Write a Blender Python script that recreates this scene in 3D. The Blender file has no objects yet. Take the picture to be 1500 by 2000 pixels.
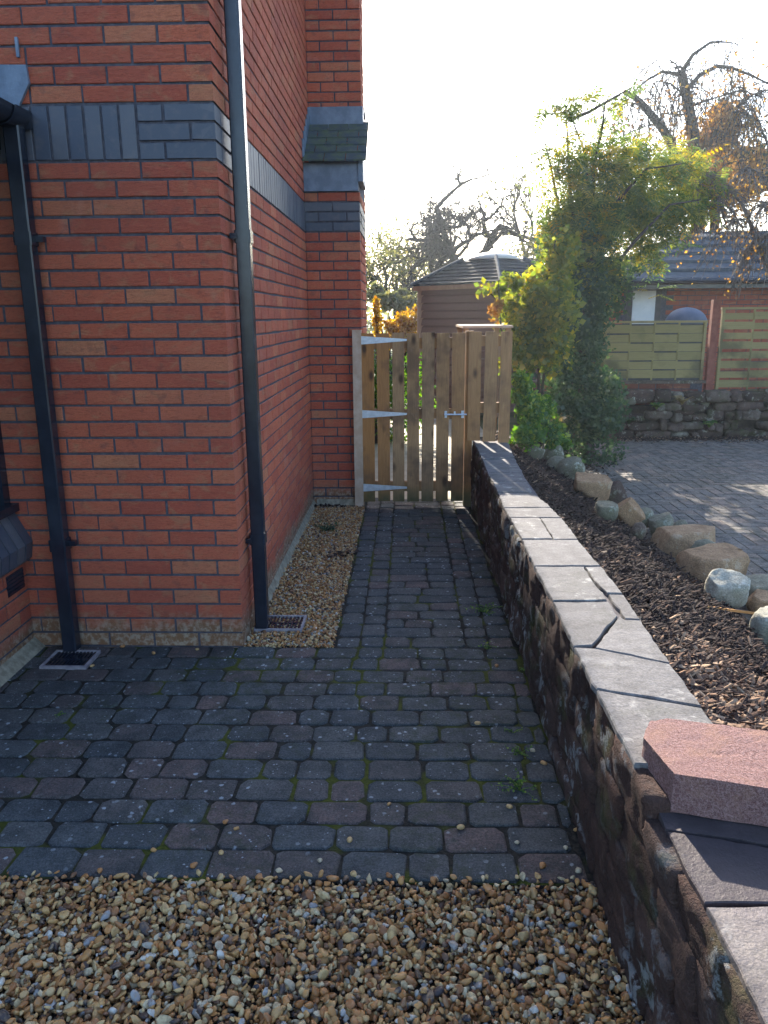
import bpy, math, random
import numpy as np
from mathutils import Vector, Matrix, noise
SEED = 7
rng = np.random.default_rng(SEED); random.seed(SEED)
S = bpy.context.scene
PI = math.pi
# ------------------------------------------------------------------ camera
F_PX, PITCH, YAW, ROLL = 1536.2, 0.2447, 0.03047, -0.008316
CAM = np.array([0.8143, -3.6162, 1.5950])
_F = np.array([-math.sin(YAW)*math.cos(PITCH), math.cos(YAW)*math.cos(PITCH), -math.sin(PITCH)])
_R = np.array([math.cos(YAW), math.sin(YAW), 0.0]); _U = np.cross(_R, _F)
R_ = math.cos(ROLL)*_R + math.sin(ROLL)*_U; U_ = -math.sin(ROLL)*_R + math.cos(ROLL)*_U
cam = bpy.data.cameras.new('camera'); co = bpy.data.objects.new('camera', cam); S.collection.objects.link(co)
co.matrix_world = Matrix(((R_[0], U_[0], -_F[0], CAM[0]), (R_[1], U_[1], -_F[1], CAM[1]), (R_[2], U_[2], -_F[2], CAM[2]), (0, 0, 0, 1)))
cam.sensor_fit = 'HORIZONTAL'; cam.sensor_width = 36; cam.lens = 36*F_PX/1500
cam.clip_start = 0.02; cam.clip_end = 3000
S.camera = co
S.render.resolution_x = 768; S.render.resolution_y = 1024
# ------------------------------------------------------------------ light
SUN_EL, SUN_AZ = math.radians(24.2), math.radians(-7.1)     # azimuth measured from +Y towards +X
w = bpy.data.worlds.new('World'); S.world = w; w.use_nodes = True
nt = w.node_tree; bg = nt.nodes['Background']
sky = nt.nodes.new('ShaderNodeTexSky'); sky.sky_type = 'NISHITA'; sky.sun_disc = False
sky.sun_elevation = SUN_EL; sky.sun_rotation = SUN_AZ; sky.air_density = 1.0; sky.dust_density = 1.6; sky.ozone_density = 2.5
nt.links.new(sky.outputs[0], bg.inputs[0]); bg.inputs[1].default_value = 0.15
sd = Vector((math.sin(SUN_AZ)*math.cos(SUN_EL), math.cos(SUN_AZ)*math.cos(SUN_EL), math.sin(SUN_EL)))
sl = bpy.data.lights.new('sun', 'SUN'); sl.energy = 4.8; sl.angle = math.radians(0.6); sl.color = (1.0, 0.90, 0.76)
so = bpy.data.objects.new('sun', sl); S.collection.objects.link(so); so.rotation_euler = sd.to_track_quat('Z', 'Y').to_euler()
S.view_settings.view_transform = 'Standard'; S.view_settings.look = 'None'; S.view_settings.gamma = 1
S.view_settings.exposure = 1.95
# ------------------------------------------------------------------ helpers
def ray(x, y): return _F + R_*(x-750)/F_PX - U_*(y-1000)/F_PX
def at(x, y, Y): d = ray(x, y); return CAM + d*(Y-CAM[1])/d[1]
def onz(x, y, z=0.0): d = ray(x, y); return CAM + d*(z-CAM[2])/d[2]
def bed(X, Y=0.0):
    s = np.clip((2.62-np.asarray(X, float))/1.0, 0, 1); return 0.03 + 0.465*s**0.95
def onbed(x, y):
    d = ray(x, y); t = 0.3
    for _ in range(3000):
        P = CAM + d*t
        if P[2] <= bed(P[0]): return P
        t += 0.008
    return P
def nrm(v): v = np.asarray(v, float); return v/np.linalg.norm(v)
def tag(o, label=None, cat=None, group=None, kind=None):
    for k, v in (('label', label), ('category', cat), ('group', group), ('kind', kind)):
        if v: o[k] = v
    return o
def empty(name, loc, label, cat, group=None):
    o = bpy.data.objects.new(name, None); S.collection.objects.link(o); o.location = loc
    o.empty_display_size = 0.05
    return tag(o, label, cat, group)
class MB:
    """collects vertices and faces (numpy) with a per-vertex random value, builds ONE mesh"""
    def __init__(s): s.V = []; s.F = {3: [], 4: [], 0: []}; s.A = []; s.B = []; s.n = 0
    def add(s, V, F, a=None, b=None):
        V = np.asarray(V, float).reshape(-1, 3); n = len(V)
        s.V.append(V); s.A.append(np.full(n, random.random()) if a is None else np.broadcast_to(np.asarray(a, float), (n,)).copy())
        s.B.append(np.full(n, random.random()) if b is None else np.broadcast_to(np.asarray(b, float), (n,)).copy())
        if isinstance(F, np.ndarray): s.F[F.shape[1]].append(F + s.n)
        else:
            for f in F:
                if len(f) in (3, 4): s.F[len(f)].append(np.array([f]) + s.n)
                else: s.F[0].append([i + s.n for i in f])
        s.n += n
        return s
    def box(s, lo, hi, a=None):
        x0, y0, z0 = lo; x1, y1, z1 = hi
        V = [(x0,y0,z0),(x1,y0,z0),(x1,y1,z0),(x0,y1,z0),(x0,y0,z1),(x1,y0,z1),(x1,y1,z1),(x0,y1,z1)]
        return s.add(V, np.array([(0,3,2,1),(4,5,6,7),(0,1,5,4),(1,2,6,5),(2,3,7,6),(3,0,4,7)]), a)
    def obox(s, c, ax, half, a=None, b=None):
        c = np.asarray(c, float); ax = [np.asarray(q, float) for q in ax]
        V = [c + sx*half[0]*ax[0] + sy*half[1]*ax[1] + sz*half[2]*ax[2] for sz in (-1, 1) for sx, sy in ((-1,-1),(1,-1),(1,1),(-1,1))]
        return s.add(V, np.array([(0,3,2,1),(4,5,6,7),(0,1,5,4),(1,2,6,5),(2,3,7,6),(3,0,4,7)]), a, b)
    def blocks(s, o, u, v, n, rects, depth, ch=0.003, jit=0.0, r=None):
        """bevelled blocks standing out along n from plane (o,u,v); rects = (u0,u1,v0,v1)"""
        R = np.asarray(rects, float); k = len(R)
        if k == 0: return s
        o, u, v, n = (np.asarray(q, float) for q in (o, u, v, n))
        if jit: R = R + rng.normal(0, jit, R.shape)
        u0, u1, v0, v1 = R.T
        dn = rng.normal(0, jit*0.7, k) if jit else np.zeros(k)
        tl = rng.normal(0, jit*0.5, (4, k)) if jit else np.zeros((4, k))
        P = np.empty((k, 12, 3))
        for i, (a, b) in enumerate(((u0, v0), (u1, v0), (u1, v1), (u0, v1))):
            P[:, i] = o + a[:, None]*u + b[:, None]*v - depth*n
            P[:, 4+i] = o + a[:, None]*u + b[:, None]*v + (dn - ch + tl[i])[:, None]*n
        for i, (a, b) in enumerate(((u0+ch, v0+ch), (u1-ch, v0+ch), (u1-ch, v1-ch), (u0+ch, v1-ch))):
            P[:, 8+i] = o + a[:, None]*u + b[:, None]*v + (dn + tl[i])[:, None]*n
        f = np.array([(0,1,5,4),(1,2,6,5),(2,3,7,6),(3,0,4,7),(4,5,9,8),(5,6,10,9),(6,7,11,10),(7,4,8,11),(8,9,10,11)])
        if np.dot(np.cross(u, v), n) < 0: f = f[:, ::-1]
        FF = (f[None] + (np.arange(k)*12)[:, None, None]).reshape(-1, 4)
        A = rng.random(k) if r is None else np.broadcast_to(r, (k,))
        return s.add(P.reshape(-1, 3), FF, np.repeat(A, 12), np.repeat(rng.random(k), 12))
    def inst(s, TV, TF, M, T, a=None, b=None):
        """instances of a template: M (k,3,3), T (k,3)"""
        k = len(T); V = np.einsum('kij,vj->kvi', M, TV) + T[:, None]
        FF = (TF[None] + (np.arange(k)*len(TV))[:, None, None]).reshape(-1, TF.shape[1])
        a = rng.random(k) if a is None else a; b = rng.random(k) if b is None else b
        return s.add(V.reshape(-1, 3), FF, np.repeat(a, len(TV)), np.repeat(b, len(TV)))
    def tube(s, pts, rad, n=6, a=None, cap=True):
        P = np.asarray(pts, float); m = len(P); rad = np.broadcast_to(np.asarray(rad, float), (m,))
        T = np.gradient(P, axis=0); T /= np.linalg.norm(T, axis=1)[:, None] + 1e-9
        ref = np.array([0, 0, 1.0]) if abs(T[0][2]) < 0.9 else np.array([1.0, 0, 0])
        V = []
        X = nrm(np.cross(T[0], ref))
        for i in range(m):
            X = X - T[i]*np.dot(X, T[i]); X = X/(np.linalg.norm(X)+1e-9); Yv = np.cross(T[i], X)
            for k in range(n):
                an = 2*PI*k/n; V.append(P[i] + rad[i]*(math.cos(an)*X + math.sin(an)*Yv))
        F = [(i*n+k, i*n+(k+1) % n, (i+1)*n+(k+1) % n, (i+1)*n+k) for i in range(m-1) for k in range(n)]
        s.add(V, np.array(F), a)
        if cap: s.F[0].append([s.n - n + k for k in range(n)]); s.F[0].append([s.n - m*n + n-1-k for k in range(n)])
        return s
    def prism(s, poly, z0, z1, a=None, ch=0.0):
        """vertical prism over a (x,y) polygon given anticlockwise, optional top chamfer"""
        P = np.asarray(poly, float)[:, :2]; n = len(P)
        if sum(P[i][0]*P[(i+1) % n][1]-P[(i+1) % n][0]*P[i][1] for i in range(n)) < 0: P = P[::-1]
        c = P.mean(0); rings = [(P, z0), (P, z1-ch)]
        if ch: rings.append((c + (P-c)*(1 - ch/np.maximum(np.linalg.norm(P-c, axis=1), 1e-3))[:, None], z1))
        V = np.concatenate([np.column_stack([q, np.full(n, z)]) for q, z in rings]); m = len(rings)
        F = [(i*n+k, i*n+(k+1) % n, (i+1)*n+(k+1) % n, (i+1)*n+k) for i in range(m-1) for k in range(n)]
        s.add(V, F + [tuple((m-1)*n+k for k in range(n))], a); return s
    def build(s, name, m, parent=None, smooth=False):
        me = bpy.data.meshes.new(name); V = np.concatenate(s.V)
        me.vertices.add(len(V)); me.vertices.foreach_set('co', V.astype(np.float32).ravel())
        idx, tot = [], []
        for k in (3, 4):
            if s.F[k]:
                f = np.concatenate(s.F[k]); idx.append(f.ravel()); tot.append(np.full(len(f), k))
        for f in s.F[0]: idx.append(np.array(f)); tot.append(np.array([len(f)]))
        idx = np.concatenate(idx); tot = np.concatenate(tot); st = np.concatenate([[0], np.cumsum(tot)[:-1]])
        me.loops.add(len(idx)); me.loops.foreach_set('vertex_index', idx.astype(np.int32))
        me.polygons.add(len(tot)); me.polygons.foreach_set('loop_start', st.astype(np.int32)); me.polygons.foreach_set('loop_total', tot.astype(np.int32))
        if smooth: me.polygons.foreach_set('use_smooth', np.ones(len(tot), bool))
        for nm, arr in (('rnd', s.A), ('rnd2', s.B)):
            at_ = me.attributes.new(nm, 'FLOAT', 'POINT'); at_.data.foreach_set('value', np.concatenate(arr).astype(np.float32))
        me.update(calc_edges=True); me.validate()
        if not smooth: me.shade_flat()
        if m is not None: me.materials.append(m)
        o = bpy.data.objects.new(name, me); S.collection.objects.link(o)
        if parent is not None:
            o.parent = parent; o.matrix_parent_inverse = Matrix.Translation(parent_loc(parent)).inverted()
        return o
def parent_loc(p):
    return Vector(p.location) if p.parent is None else Vector((0, 0, 0))
def icos(sub):
    import bmesh
    bm = bmesh.new(); bmesh.ops.create_icosphere(bm, subdivisions=sub, radius=1.0)
    V = np.array([v.co[:] for v in bm.verts]); Fc = np.array([[v.index for v in f.verts] for f in bm.faces]); bm.free(); return V, Fc
ICO1, ICO2, ICO3, ICO4 = icos(1), icos(2), icos(3), icos(4)
def rand_rot(k, flat=None):
    a = rng.random(k)*2*PI; 
    if flat is None:
        q = rng.normal(size=(k, 4)); q /= np.linalg.norm(q, axis=1)[:, None]; x, y, z, w_ = q.T
        return np.stack([np.stack([1-2*(y*y+z*z), 2*(x*y-z*w_), 2*(x*z+y*w_)], -1), np.stack([2*(x*y+z*w_), 1-2*(x*x+z*z), 2*(y*z-x*w_)], -1), np.stack([2*(x*z-y*w_), 2*(y*z+x*w_), 1-2*(x*x+y*y)], -1)], 1)
    t1 = rng.normal(0, flat, k); t2 = rng.normal(0, flat, k); c, s_ = np.cos(a), np.sin(a); Z = np.zeros(k); O = np.ones(k)
    Rz = np.stack([np.stack([c, -s_, Z], -1), np.stack([s_, c, Z], -1), np.stack([Z, Z, O], -1)], 1)
    c, s_ = np.cos(t1), np.sin(t1); Rx = np.stack([np.stack([O, Z, Z], -1), np.stack([Z, c, -s_], -1), np.stack([Z, s_, c], -1)], 1)
    c, s_ = np.cos(t2), np.sin(t2); Ry = np.stack([np.stack([c, Z, s_], -1), np.stack([Z, O, Z], -1), np.stack([-s_, Z, c], -1)], 1)
    return Rx @ Ry @ Rz
# ------------------------------------------------------------------ materials
class NT:
    def __init__(s, name):
        s.m = bpy.data.materials.new(name); s.m.use_nodes = True; s.t = s.m.node_tree
        s.bsdf = s.t.nodes['Principled BSDF']; s.out = s.t.nodes['Material Output']
        s.co = s.n('ShaderNodeTexCoord').outputs['Object']
    def n(s, typ, ins=None, **kw):
        d = s.t.nodes.new(typ)
        for k, v in kw.items(): setattr(d, k, v)
        for k, v in (ins or {}).items(): s.set(d.inputs[k], v)
        return d
    def set(s, sock, v):
        if isinstance(v, bpy.types.NodeSocket): s.t.links.new(v, sock)
        else:
            if isinstance(v, tuple) and len(v) == 3 and sock.type == 'RGBA': v = v + (1,)
            sock.default_value = v
    def attr(s, nm): return s.n('ShaderNodeAttribute', attribute_name=nm).outputs['Fac']
    def ramp(s, fac, stops, interp='LINEAR'):
        d = s.n('ShaderNodeValToRGB', {0: fac}); r = d.color_ramp; r.interpolation = interp
        for i, (p, c) in enumerate(stops):
            e = r.elements[i] if i < 2 else r.elements.new(p)
            e.position = p; e.color = tuple(c) + (1,) if not isinstance(c, (int, float)) else (c, c, c, 1)
        return d.outputs[0]
    def map(s, scale, rot=(0, 0, 0)): return s.n('ShaderNodeMapping', {0: s.co, 2: rot, 3: scale}).outputs[0]
    def noise(s, scale, detail=4, rough=0.55, vec=None, dist=0.0):
        return s.n('ShaderNodeTexNoise', {'Vector': s.co if vec is None else vec, 'Scale': scale, 'Detail': detail, 'Roughness': rough, 'Distortion': dist}).outputs[0]
    def voro(s, scale, vec=None, feature='F1'):
        return s.n('ShaderNodeTexVoronoi', {'Vector': s.co if vec is None else vec, 'Scale': scale}, feature=feature).outputs[0]
    def mix(s, f, a, b, mode='MIX'):
        d = s.n('ShaderNodeMix', data_type='RGBA', blend_type=mode, clamp_factor=True)
        s.set(d.inputs[0], f); s.set(d.inputs[6], a); s.set(d.inputs[7], b); return d.outputs[2]
    def math(s, op, a, b=0.0): return s.n('ShaderNodeMath', {0: a, 1: b}, operation=op).outputs[0]
    def z(s): return s.n('ShaderNodeSeparateXYZ', {0: s.co}).outputs[2]
    def bump(s, h, dist=0.01, st=1.0, nrm=None):
        d = s.n('ShaderNodeBump', {'Height': h, 'Distance': dist, 'Strength': st})
        if nrm is not None: s.set(d.inputs['Normal'], nrm)
        return d.outputs[0]
    def fin(s, col, rough=0.8, bump=None, spec=0.3, metal=0.0):
        b = s.bsdf; s.set(b.inputs['Base Color'], col); s.set(b.inputs['Roughness'], rough); s.set(b.inputs['Specular IOR Level'], spec); s.set(b.inputs['Metallic'], metal)
        if bump is not None: s.set(b.inputs['Normal'], bump)
        return s.m
def m_brick(name, stops, streak=1.0, stain=False):
    t = NT(name); r = t.attr('rnd'); r2 = t.attr('rnd2')
    base = t.ramp(r, stops)
    blot = t.noise(1.0, 4, 0.6, t.map((9, 9, 14)), 1.0)
    base = t.mix(t.ramp(blot, [(0.53, 0), (0.68, 0.5)]), base, (0.47, 0.24, 0.12))
    base = t.mix(t.ramp(t.noise(14, 4, 0.6), [(0.58, 0), (0.7, 0.5)]), base, (0.13, 0.07, 0.06))
    st = t.noise(1.0, 4, 0.7, t.map((22, 22, 120)), 2.0)
    base = t.mix(t.ramp(st, [(0.38, 0.4*streak), (0.5, 0)]), base, (0.14, 0.035, 0.02)); base = t.mix(t.ramp(st, [(0.55, 0), (0.68, 0.35*streak)]), base, (0.52, 0.22, 0.11))
    fine = t.noise(260, 2, 0.6)
    base = t.mix(t.ramp(fine, [(0.35, 0.3), (0.6, 0)]), base, (0.16, 0.05, 0.03))
    base = t.mix(t.ramp(t.noise(1.3, 4, 0.6), [(0.4, 0.28), (0.6, 0)]), base, (0.24, 0.07, 0.05)); base = t.mix(t.ramp(t.noise(2.1, 5, 0.7), [(0.6, 0), (0.78, 0.25)]), base, (0.5, 0.38, 0.32))
    if stain:
        zz = t.math('ADD', t.z(), t.math('MULTIPLY', t.noise(5, 4, 0.6), 0.22))
        base = t.mix(t.ramp(zz, [(0.20, 0.75), (0.30, 0.0)]), base, t.mix(t.ramp(t.noise(30, 4, 0.7), [(0.45, 0), (0.6, 1)]), (0.17, 0.12, 0.06), (0.36, 0.33, 0.24)))
    h = t.math('ADD', t.math('MULTIPLY', st, 0.8*streak), t.math('MULTIPLY', fine, 0.35))
    return t.fin(base, 0.85, t.bump(h, 0.009, 1.0), 0.25)
RED = [(0.0, (0.46, 0.095, 0.055)), (0.4, (0.53, 0.12, 0.063)), (0.85, (0.60, 0.15, 0.075)), (1.0, (0.56, 0.20, 0.10))]
M = {}
M['brick'] = m_brick('red brick', RED, 1.0, True)
M['far_brick'] = m_brick('garage brick', [(0, (0.33, 0.07, 0.04)), (1, (0.42, 0.11, 0.06))], 0.3)
M['old_brick'] = m_brick('weathered low wall brick', [(0, (0.13, 0.05, 0.035)), (1, (0.24, 0.09, 0.06))], 0.6)
t = NT('blue brick'); c = t.ramp(t.attr('rnd'), [(0, (0.045, 0.052, 0.075)), (1, (0.085, 0.085, 0.10))])
c = t.mix(t.ramp(t.noise(20, 5, 0.65), [(0.5, 0), (0.75, 0.6)]), c, (0.13, 0.11, 0.11))
M['blue_brick'] = t.fin(c, 0.5, t.bump(t.noise(80, 4), 0.002, 0.5), 0.5)
def simple(name, col, col2, sc=20, rough=0.8, bd=0.002, spec=0.3, metal=0.0, lo=0.4, hi=0.65, bs=None):
    t = NT(name); c = t.mix(t.ramp(t.noise(sc, 5, 0.6), [(lo, 0), (hi, 1)]), col, col2)
    return t.fin(c, rough, t.bump(t.noise(bs or sc*6, 4, 0.6), bd, 0.7), spec, metal)
M['mortar'] = simple('grey mortar', (0.062, 0.058, 0.072), (0.105, 0.098, 0.112), 40, 0.95, 0.004)
M['plinth'] = simple('pale concrete haunch', (0.20, 0.17, 0.12), (0.34, 0.30, 0.22), 25, 0.95, 0.006)
M['black_pvc'] = simple('black plastic', (0.010, 0.013, 0.022), (0.018, 0.022, 0.034), 8, 0.22, 0.0006, 0.5)
M['grey_pvc'] = simple('grey plastic frame', (0.20, 0.18, 0.20), (0.32, 0.29, 0.30), 30, 0.5, 0.001)
M['lead'] = simple('lead sheet', (0.10, 0.13, 0.18), (0.17, 0.21, 0.27), 9, 0.45, 0.003, 0.5)
M['steel'] = simple('galvanised steel', (0.42, 0.45, 0.5), (0.55, 0.58, 0.63), 30, 0.42, 0.0006, 0.5, 0.55)
M['shed_slate'] = simple('dark shed roof tile', (0.018, 0.026, 0.035), (0.03, 0.04, 0.05), 12, 0.85, 0.004, 0.1)
M['slate'] = simple('dark roof tile', (0.045, 0.06, 0.08), (0.08, 0.095, 0.11), 12, 0.8, 0.004, 0.2)
M['moss_tile'] = simple('mossy roof tile', (0.06, 0.07, 0.075), (0.09, 0.11, 0.06), 14, 0.8, 0.01)
M['white'] = simple('white paint', (0.72, 0.73, 0.72), (0.8, 0.8, 0.78), 10, 0.5, 0.001)
M['dark_frame'] = simple('dark painted frame', (0.05, 0.045, 0.045), (0.08, 0.07, 0.07), 10, 0.5, 0.001)
t = NT('gate timber'); r = t.attr('rnd'); r2 = t.attr('rnd2')
g = t.noise(1.0, 5, 0.6, t.map((70, 70, 4)), 2.0)
c = t.mix(g, t.ramp(r, [(0, (0.17, 0.075, 0.025)), (0.5, (0.16, 0.09, 0.045)), (1, (0.18, 0.115, 0.07))]), t.ramp(r, [(0, (0.50, 0.22, 0.07)), (0.5, (0.50, 0.29, 0.14)), (1, (0.50, 0.34, 0.21))]))
kn = t.voro(1.0, t.map((9, 0.01, 4.2))); c = t.mix(t.ramp(kn, [(0.10, 0.95), (0.26, 0)]), c, (0.06, 0.032, 0.018))
c = t.mix(t.ramp(t.noise(3.2, 4, 0.6), [(0.5, 0), (0.66, 0.65)]), c, (0.10, 0.06, 0.04))
zz = t.math('ADD', t.z(), t.math('MULTIPLY', t.noise(7, 3), 0.25)); c = t.mix(t.ramp(zz, [(0.16, 0.8), (0.34, 0)]), c, (0.05, 0.07, 0.03))
M['timber'] = t.fin(c, 0.8, t.bump(g, 0.003, 0.6), 0.25)
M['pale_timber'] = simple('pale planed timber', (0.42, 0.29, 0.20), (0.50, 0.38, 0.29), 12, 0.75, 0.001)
M['stake'] = simple('orange bare timber', (0.45, 0.20, 0.06), (0.5, 0.27, 0.10), 12, 0.75, 0.001)
def m_paver(name, stops, spots=0.6, moss=True):
    t = NT(name); c = t.ramp(t.attr('rnd'), stops)
    c = t.mix(t.ramp(t.noise(9, 5, 0.65), [(0.36, 0.7), (0.58, 0)]), c, (0.022, 0.027, 0.031))
    c = t.mix(t.ramp(t.noise(16, 5, 0.7), [(0.55, 0), (0.7, 0.45)]), c, (0.14, 0.145, 0.14))
    n2 = t.noise(120, 4, 0.75); c = t.mix(t.ramp(n2, [(0.4, 0.65), (0.58, 0)]), c, (0.016, 0.018, 0.02))
    c = t.mix(t.ramp(t.noise(300, 2, 0.6), [(0.58, 0), (0.68, 0.5)]), c, (0.2, 0.2, 0.19))
    for sc, th in ((22, 0.30), (47, 0.26)):
        sp = t.math('ADD', t.voro(sc), t.math('MULTIPLY', t.noise(70, 3), 0.35)); msk = t.ramp(t.noise(3.1 if sc < 30 else 4.7, 3), [(0.42, 0), (0.56, spots)])
        c = t.mix(t.math('MULTIPLY', t.ramp(sp, [(th, 1), (th+0.06, 0)]), msk), c, (0.42, 0.46, 0.50))
    if moss: c = t.mix(t.math('MULTIPLY', t.ramp(t.noise(1.4, 4), [(0.44, 0), (0.62, 0.9)]), t.ramp(t.noise(22, 5, 0.7), [(0.46, 0), (0.64, 0.75)])), c, (0.028, 0.036, 0.014))
    return t.fin(c, 0.8, t.bump(t.math('ADD', n2, t.math('MULTIPLY', t.noise(35, 4), 1.0)), 0.006, 1.0), 0.3)
M['paver'] = m_paver('rumbled grey paver', [(0, (0.055, 0.062, 0.070)), (0.4, (0.085, 0.092, 0.098)), (0.62, (0.10, 0.098, 0.096)), (0.8, (0.10, 0.078, 0.074)), (1, (0.155, 0.10, 0.09))])
M['drive_paver'] = m_paver('drive paver', [(0, (0.22, 0.19, 0.165)), (0.6, (0.27, 0.225, 0.19)), (1, (0.33, 0.24, 0.19))], 0.1)
t = NT('joint soil and moss')
c = t.mix(t.ramp(t.noise(45, 4, 0.7), [(0.4, 0), (0.6, 1)]), (0.012, 0.011, 0.010), (0.03, 0.026, 0.02))
c = t.mix(t.ramp(t.noise(2.2, 3, 0.6), [(0.5, 0), (0.56, 1)]), c, t.mix(t.noise(60, 3), (0.012, 0.018, 0.004), (0.09, 0.095, 0.012)))
M['joint'] = t.fin(c, 0.95, t.bump(t.noise(120, 4), 0.006), 0.2)
M['soil'] = simple('dark damp soil', (0.03, 0.022, 0.017), (0.07, 0.05, 0.035), 18, 0.95, 0.02)
M['ground'] = simple('rough grass and earth', (0.05, 0.07, 0.02), (0.12, 0.11, 0.05), 3, 0.95, 0.05)
M['patio'] = simple('pale patio paving', (0.38, 0.32, 0.22), (0.48, 0.41, 0.30), 5, 0.85, 0.004)
t = NT('pebble'); c = t.ramp(t.attr('rnd'), [(0, (0.022, 0.026, 0.035)), (0.07, (0.07, 0.04, 0.03)), (0.18, (0.24, 0.09, 0.028)), (0.4, (0.38, 0.165, 0.045)), (0.58, (0.42, 0.23, 0.08)), (0.74, (0.47, 0.32, 0.14)), (0.88, (0.50, 0.41, 0.26)), (0.96, (0.17, 0.18, 0.20)), (1, (0.60, 0.56, 0.48))])
c = t.mix(t.ramp(t.noise(90, 3, 0.6), [(0.45, 0), (0.65, 0.6)]), c, t.ramp(t.attr('rnd2'), [(0, (0.12, 0.055, 0.025)), (1, (0.36, 0.24, 0.13))]))
M['pebble'] = t.fin(c, 0.55, t.bump(t.noise(220, 3), 0.0015, 0.6), 0.4)
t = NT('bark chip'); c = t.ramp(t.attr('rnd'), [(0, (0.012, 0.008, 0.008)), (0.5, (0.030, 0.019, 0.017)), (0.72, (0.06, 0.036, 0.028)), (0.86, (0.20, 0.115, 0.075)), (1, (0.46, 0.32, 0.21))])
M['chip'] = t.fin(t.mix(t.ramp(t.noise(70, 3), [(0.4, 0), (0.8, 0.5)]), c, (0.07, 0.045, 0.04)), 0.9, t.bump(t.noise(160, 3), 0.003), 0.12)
def m_stone(name, stops, lichen=0.5, lc=(0.42, 0.44, 0.42), moss=0.3, bs=40, bd=0.01, rough=0.88, lt=0.0, mossc=(0.05, 0.06, 0.015)):
    t = NT(name); c = t.ramp(t.attr('rnd'), stops)
    n1 = t.noise(11, 6, 0.65); c = t.mix(t.ramp(n1, [(0.35, 0.6), (0.6, 0)]), c, (stops[0][1][0]*0.5, stops[0][1][1]*0.5, stops[0][1][2]*0.5))
    gr = t.noise(bs*5, 3, 0.6); c = t.mix(t.ramp(gr, [(0.4, 0.35), (0.6, 0)]), c, (0.03, 0.025, 0.022))
    l = t.math('MULTIPLY', t.ramp(t.noise(13, 6, 0.7), [(0.56-lt, 0), (0.62-lt, 1)]), t.ramp(t.noise(2.5, 2), [(0.42, 0), (0.6, 1)]))
    c = t.mix(t.math('MULTIPLY', l, lichen), c, lc)
    c = t.mix(t.math('MULTIPLY', t.ramp(t.noise(5, 5, 0.6), [(0.53, 0), (0.66, 1)]), moss), c, mossc)
    return t.fin(c, rough, t.bump(t.math('ADD', t.noise(bs, 6, 0.65), t.math('MULTIPLY', gr, 0.4)), bd, 0.9), 0.25)
M['wall_stone'] = m_stone('dark red sandstone', [(0, (0.055, 0.028, 0.022)), (0.5, (0.085, 0.042, 0.032)), (1, (0.10, 0.06, 0.05))], 0.8, (0.30, 0.32, 0.33), 0.6, 40, 0.022, lt=0.03)
M['coping'] = m_stone('grey coping flag', [(0, (0.125, 0.12, 0.125)), (0.5, (0.155, 0.15, 0.152)), (1, (0.185, 0.177, 0.178))], 0.5, (0.46, 0.45, 0.42), 0.12, 30, 0.004)
M['block_shade_coping'] = m_stone('purple grey coping with block shade', [(0, (0.055, 0.042, 0.048)), (1, (0.19, 0.16, 0.155))], 0.5, (0.3, 0.28, 0.27), 0.15, 30, 0.004, 0.6)  # dark end of the ramp holds the block's shadow
M['lichen_rock'] = m_stone('lichened grey rock', [(0, (0.18, 0.165, 0.115)), (1, (0.34, 0.30, 0.21))], 0.8, (0.5, 0.5, 0.42), 0.5, 25, 0.012)
M['sandstone'] = m_stone('buff sandstone', [(0, (0.36, 0.20, 0.10)), (1, (0.55, 0.36, 0.21))], 0.4, (0.55, 0.45, 0.33), 0.1, 25, 0.014)
M['white_rock'] = m_stone('white lichened rock', [(0, (0.38, 0.36, 0.28)), (1, (0.50, 0.47, 0.38))], 0.7, (0.72, 0.70, 0.62), 0.5, 25, 0.012)
M['rubble'] = m_stone('mossy rubble', [(0, (0.07, 0.045, 0.035)), (0.5, (0.14, 0.085, 0.065)), (0.9, (0.20, 0.15, 0.115)), (1, (0.32, 0.28, 0.22))], 0.6, (0.42, 0.40, 0.33), 0.6, 20, 0.02)
t = NT('pink split block'); n1 = t.noise(150, 4, 0.75); n2 = t.noise(330, 3, 0.7)
c = t.mix(t.ramp(n1, [(0.35, 0), (0.6, 1)]), (0.19, 0.085, 0.075), (0.36, 0.22, 0.205)); c = t.mix(t.ramp(n2, [(0.38, 0.7), (0.52, 0)]), c, (0.06, 0.03, 0.03))
c = t.mix(t.ramp(t.noise(12, 4), [(0.5, 0), (0.7, 0.4)]), c, (0.36, 0.20, 0.12))
M['pink_block'] = t.fin(c, 0.9, t.bump(t.math('ADD', n1, n2), 0.006, 1.0), 0.25)
t = NT('fence panel timber'); g = t.noise(1.0, 5, 0.6, t.map((5, 50, 60)), 1.5)
c = t.mix(g, t.ramp(t.attr('rnd'), [(0, (0.15, 0.12, 0.05)), (1, (0.25, 0.195, 0.08))]), t.ramp(t.attr('rnd'), [(0, (0.26, 0.215, 0.09)), (1, (0.40, 0.32, 0.15))]))
c = t.mix(t.ramp(t.noise(2.2, 5), [(0.48, 0), (0.62, 0.6)]), c, (0.06, 0.055, 0.035)); M['panel'] = t.fin(c, 0.85, t.bump(g, 0.003), 0.2)
M['red_post'] = simple('red stained post', (0.20, 0.06, 0.04), (0.26, 0.09, 0.06), 14, 0.8, 0.002)
t = NT('shed boards'); g = t.noise(1.0, 4, 0.6, t.map((6, 6, 60)), 1.0)
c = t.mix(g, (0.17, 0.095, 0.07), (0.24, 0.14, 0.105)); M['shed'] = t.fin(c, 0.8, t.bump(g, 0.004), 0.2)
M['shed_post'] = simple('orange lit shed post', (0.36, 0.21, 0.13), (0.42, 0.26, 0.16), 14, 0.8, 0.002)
M['dome'] = simple('pale dome cap', (0.52, 0.47, 0.38), (0.6, 0.55, 0.46), 9, 0.5, 0.002)
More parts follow.
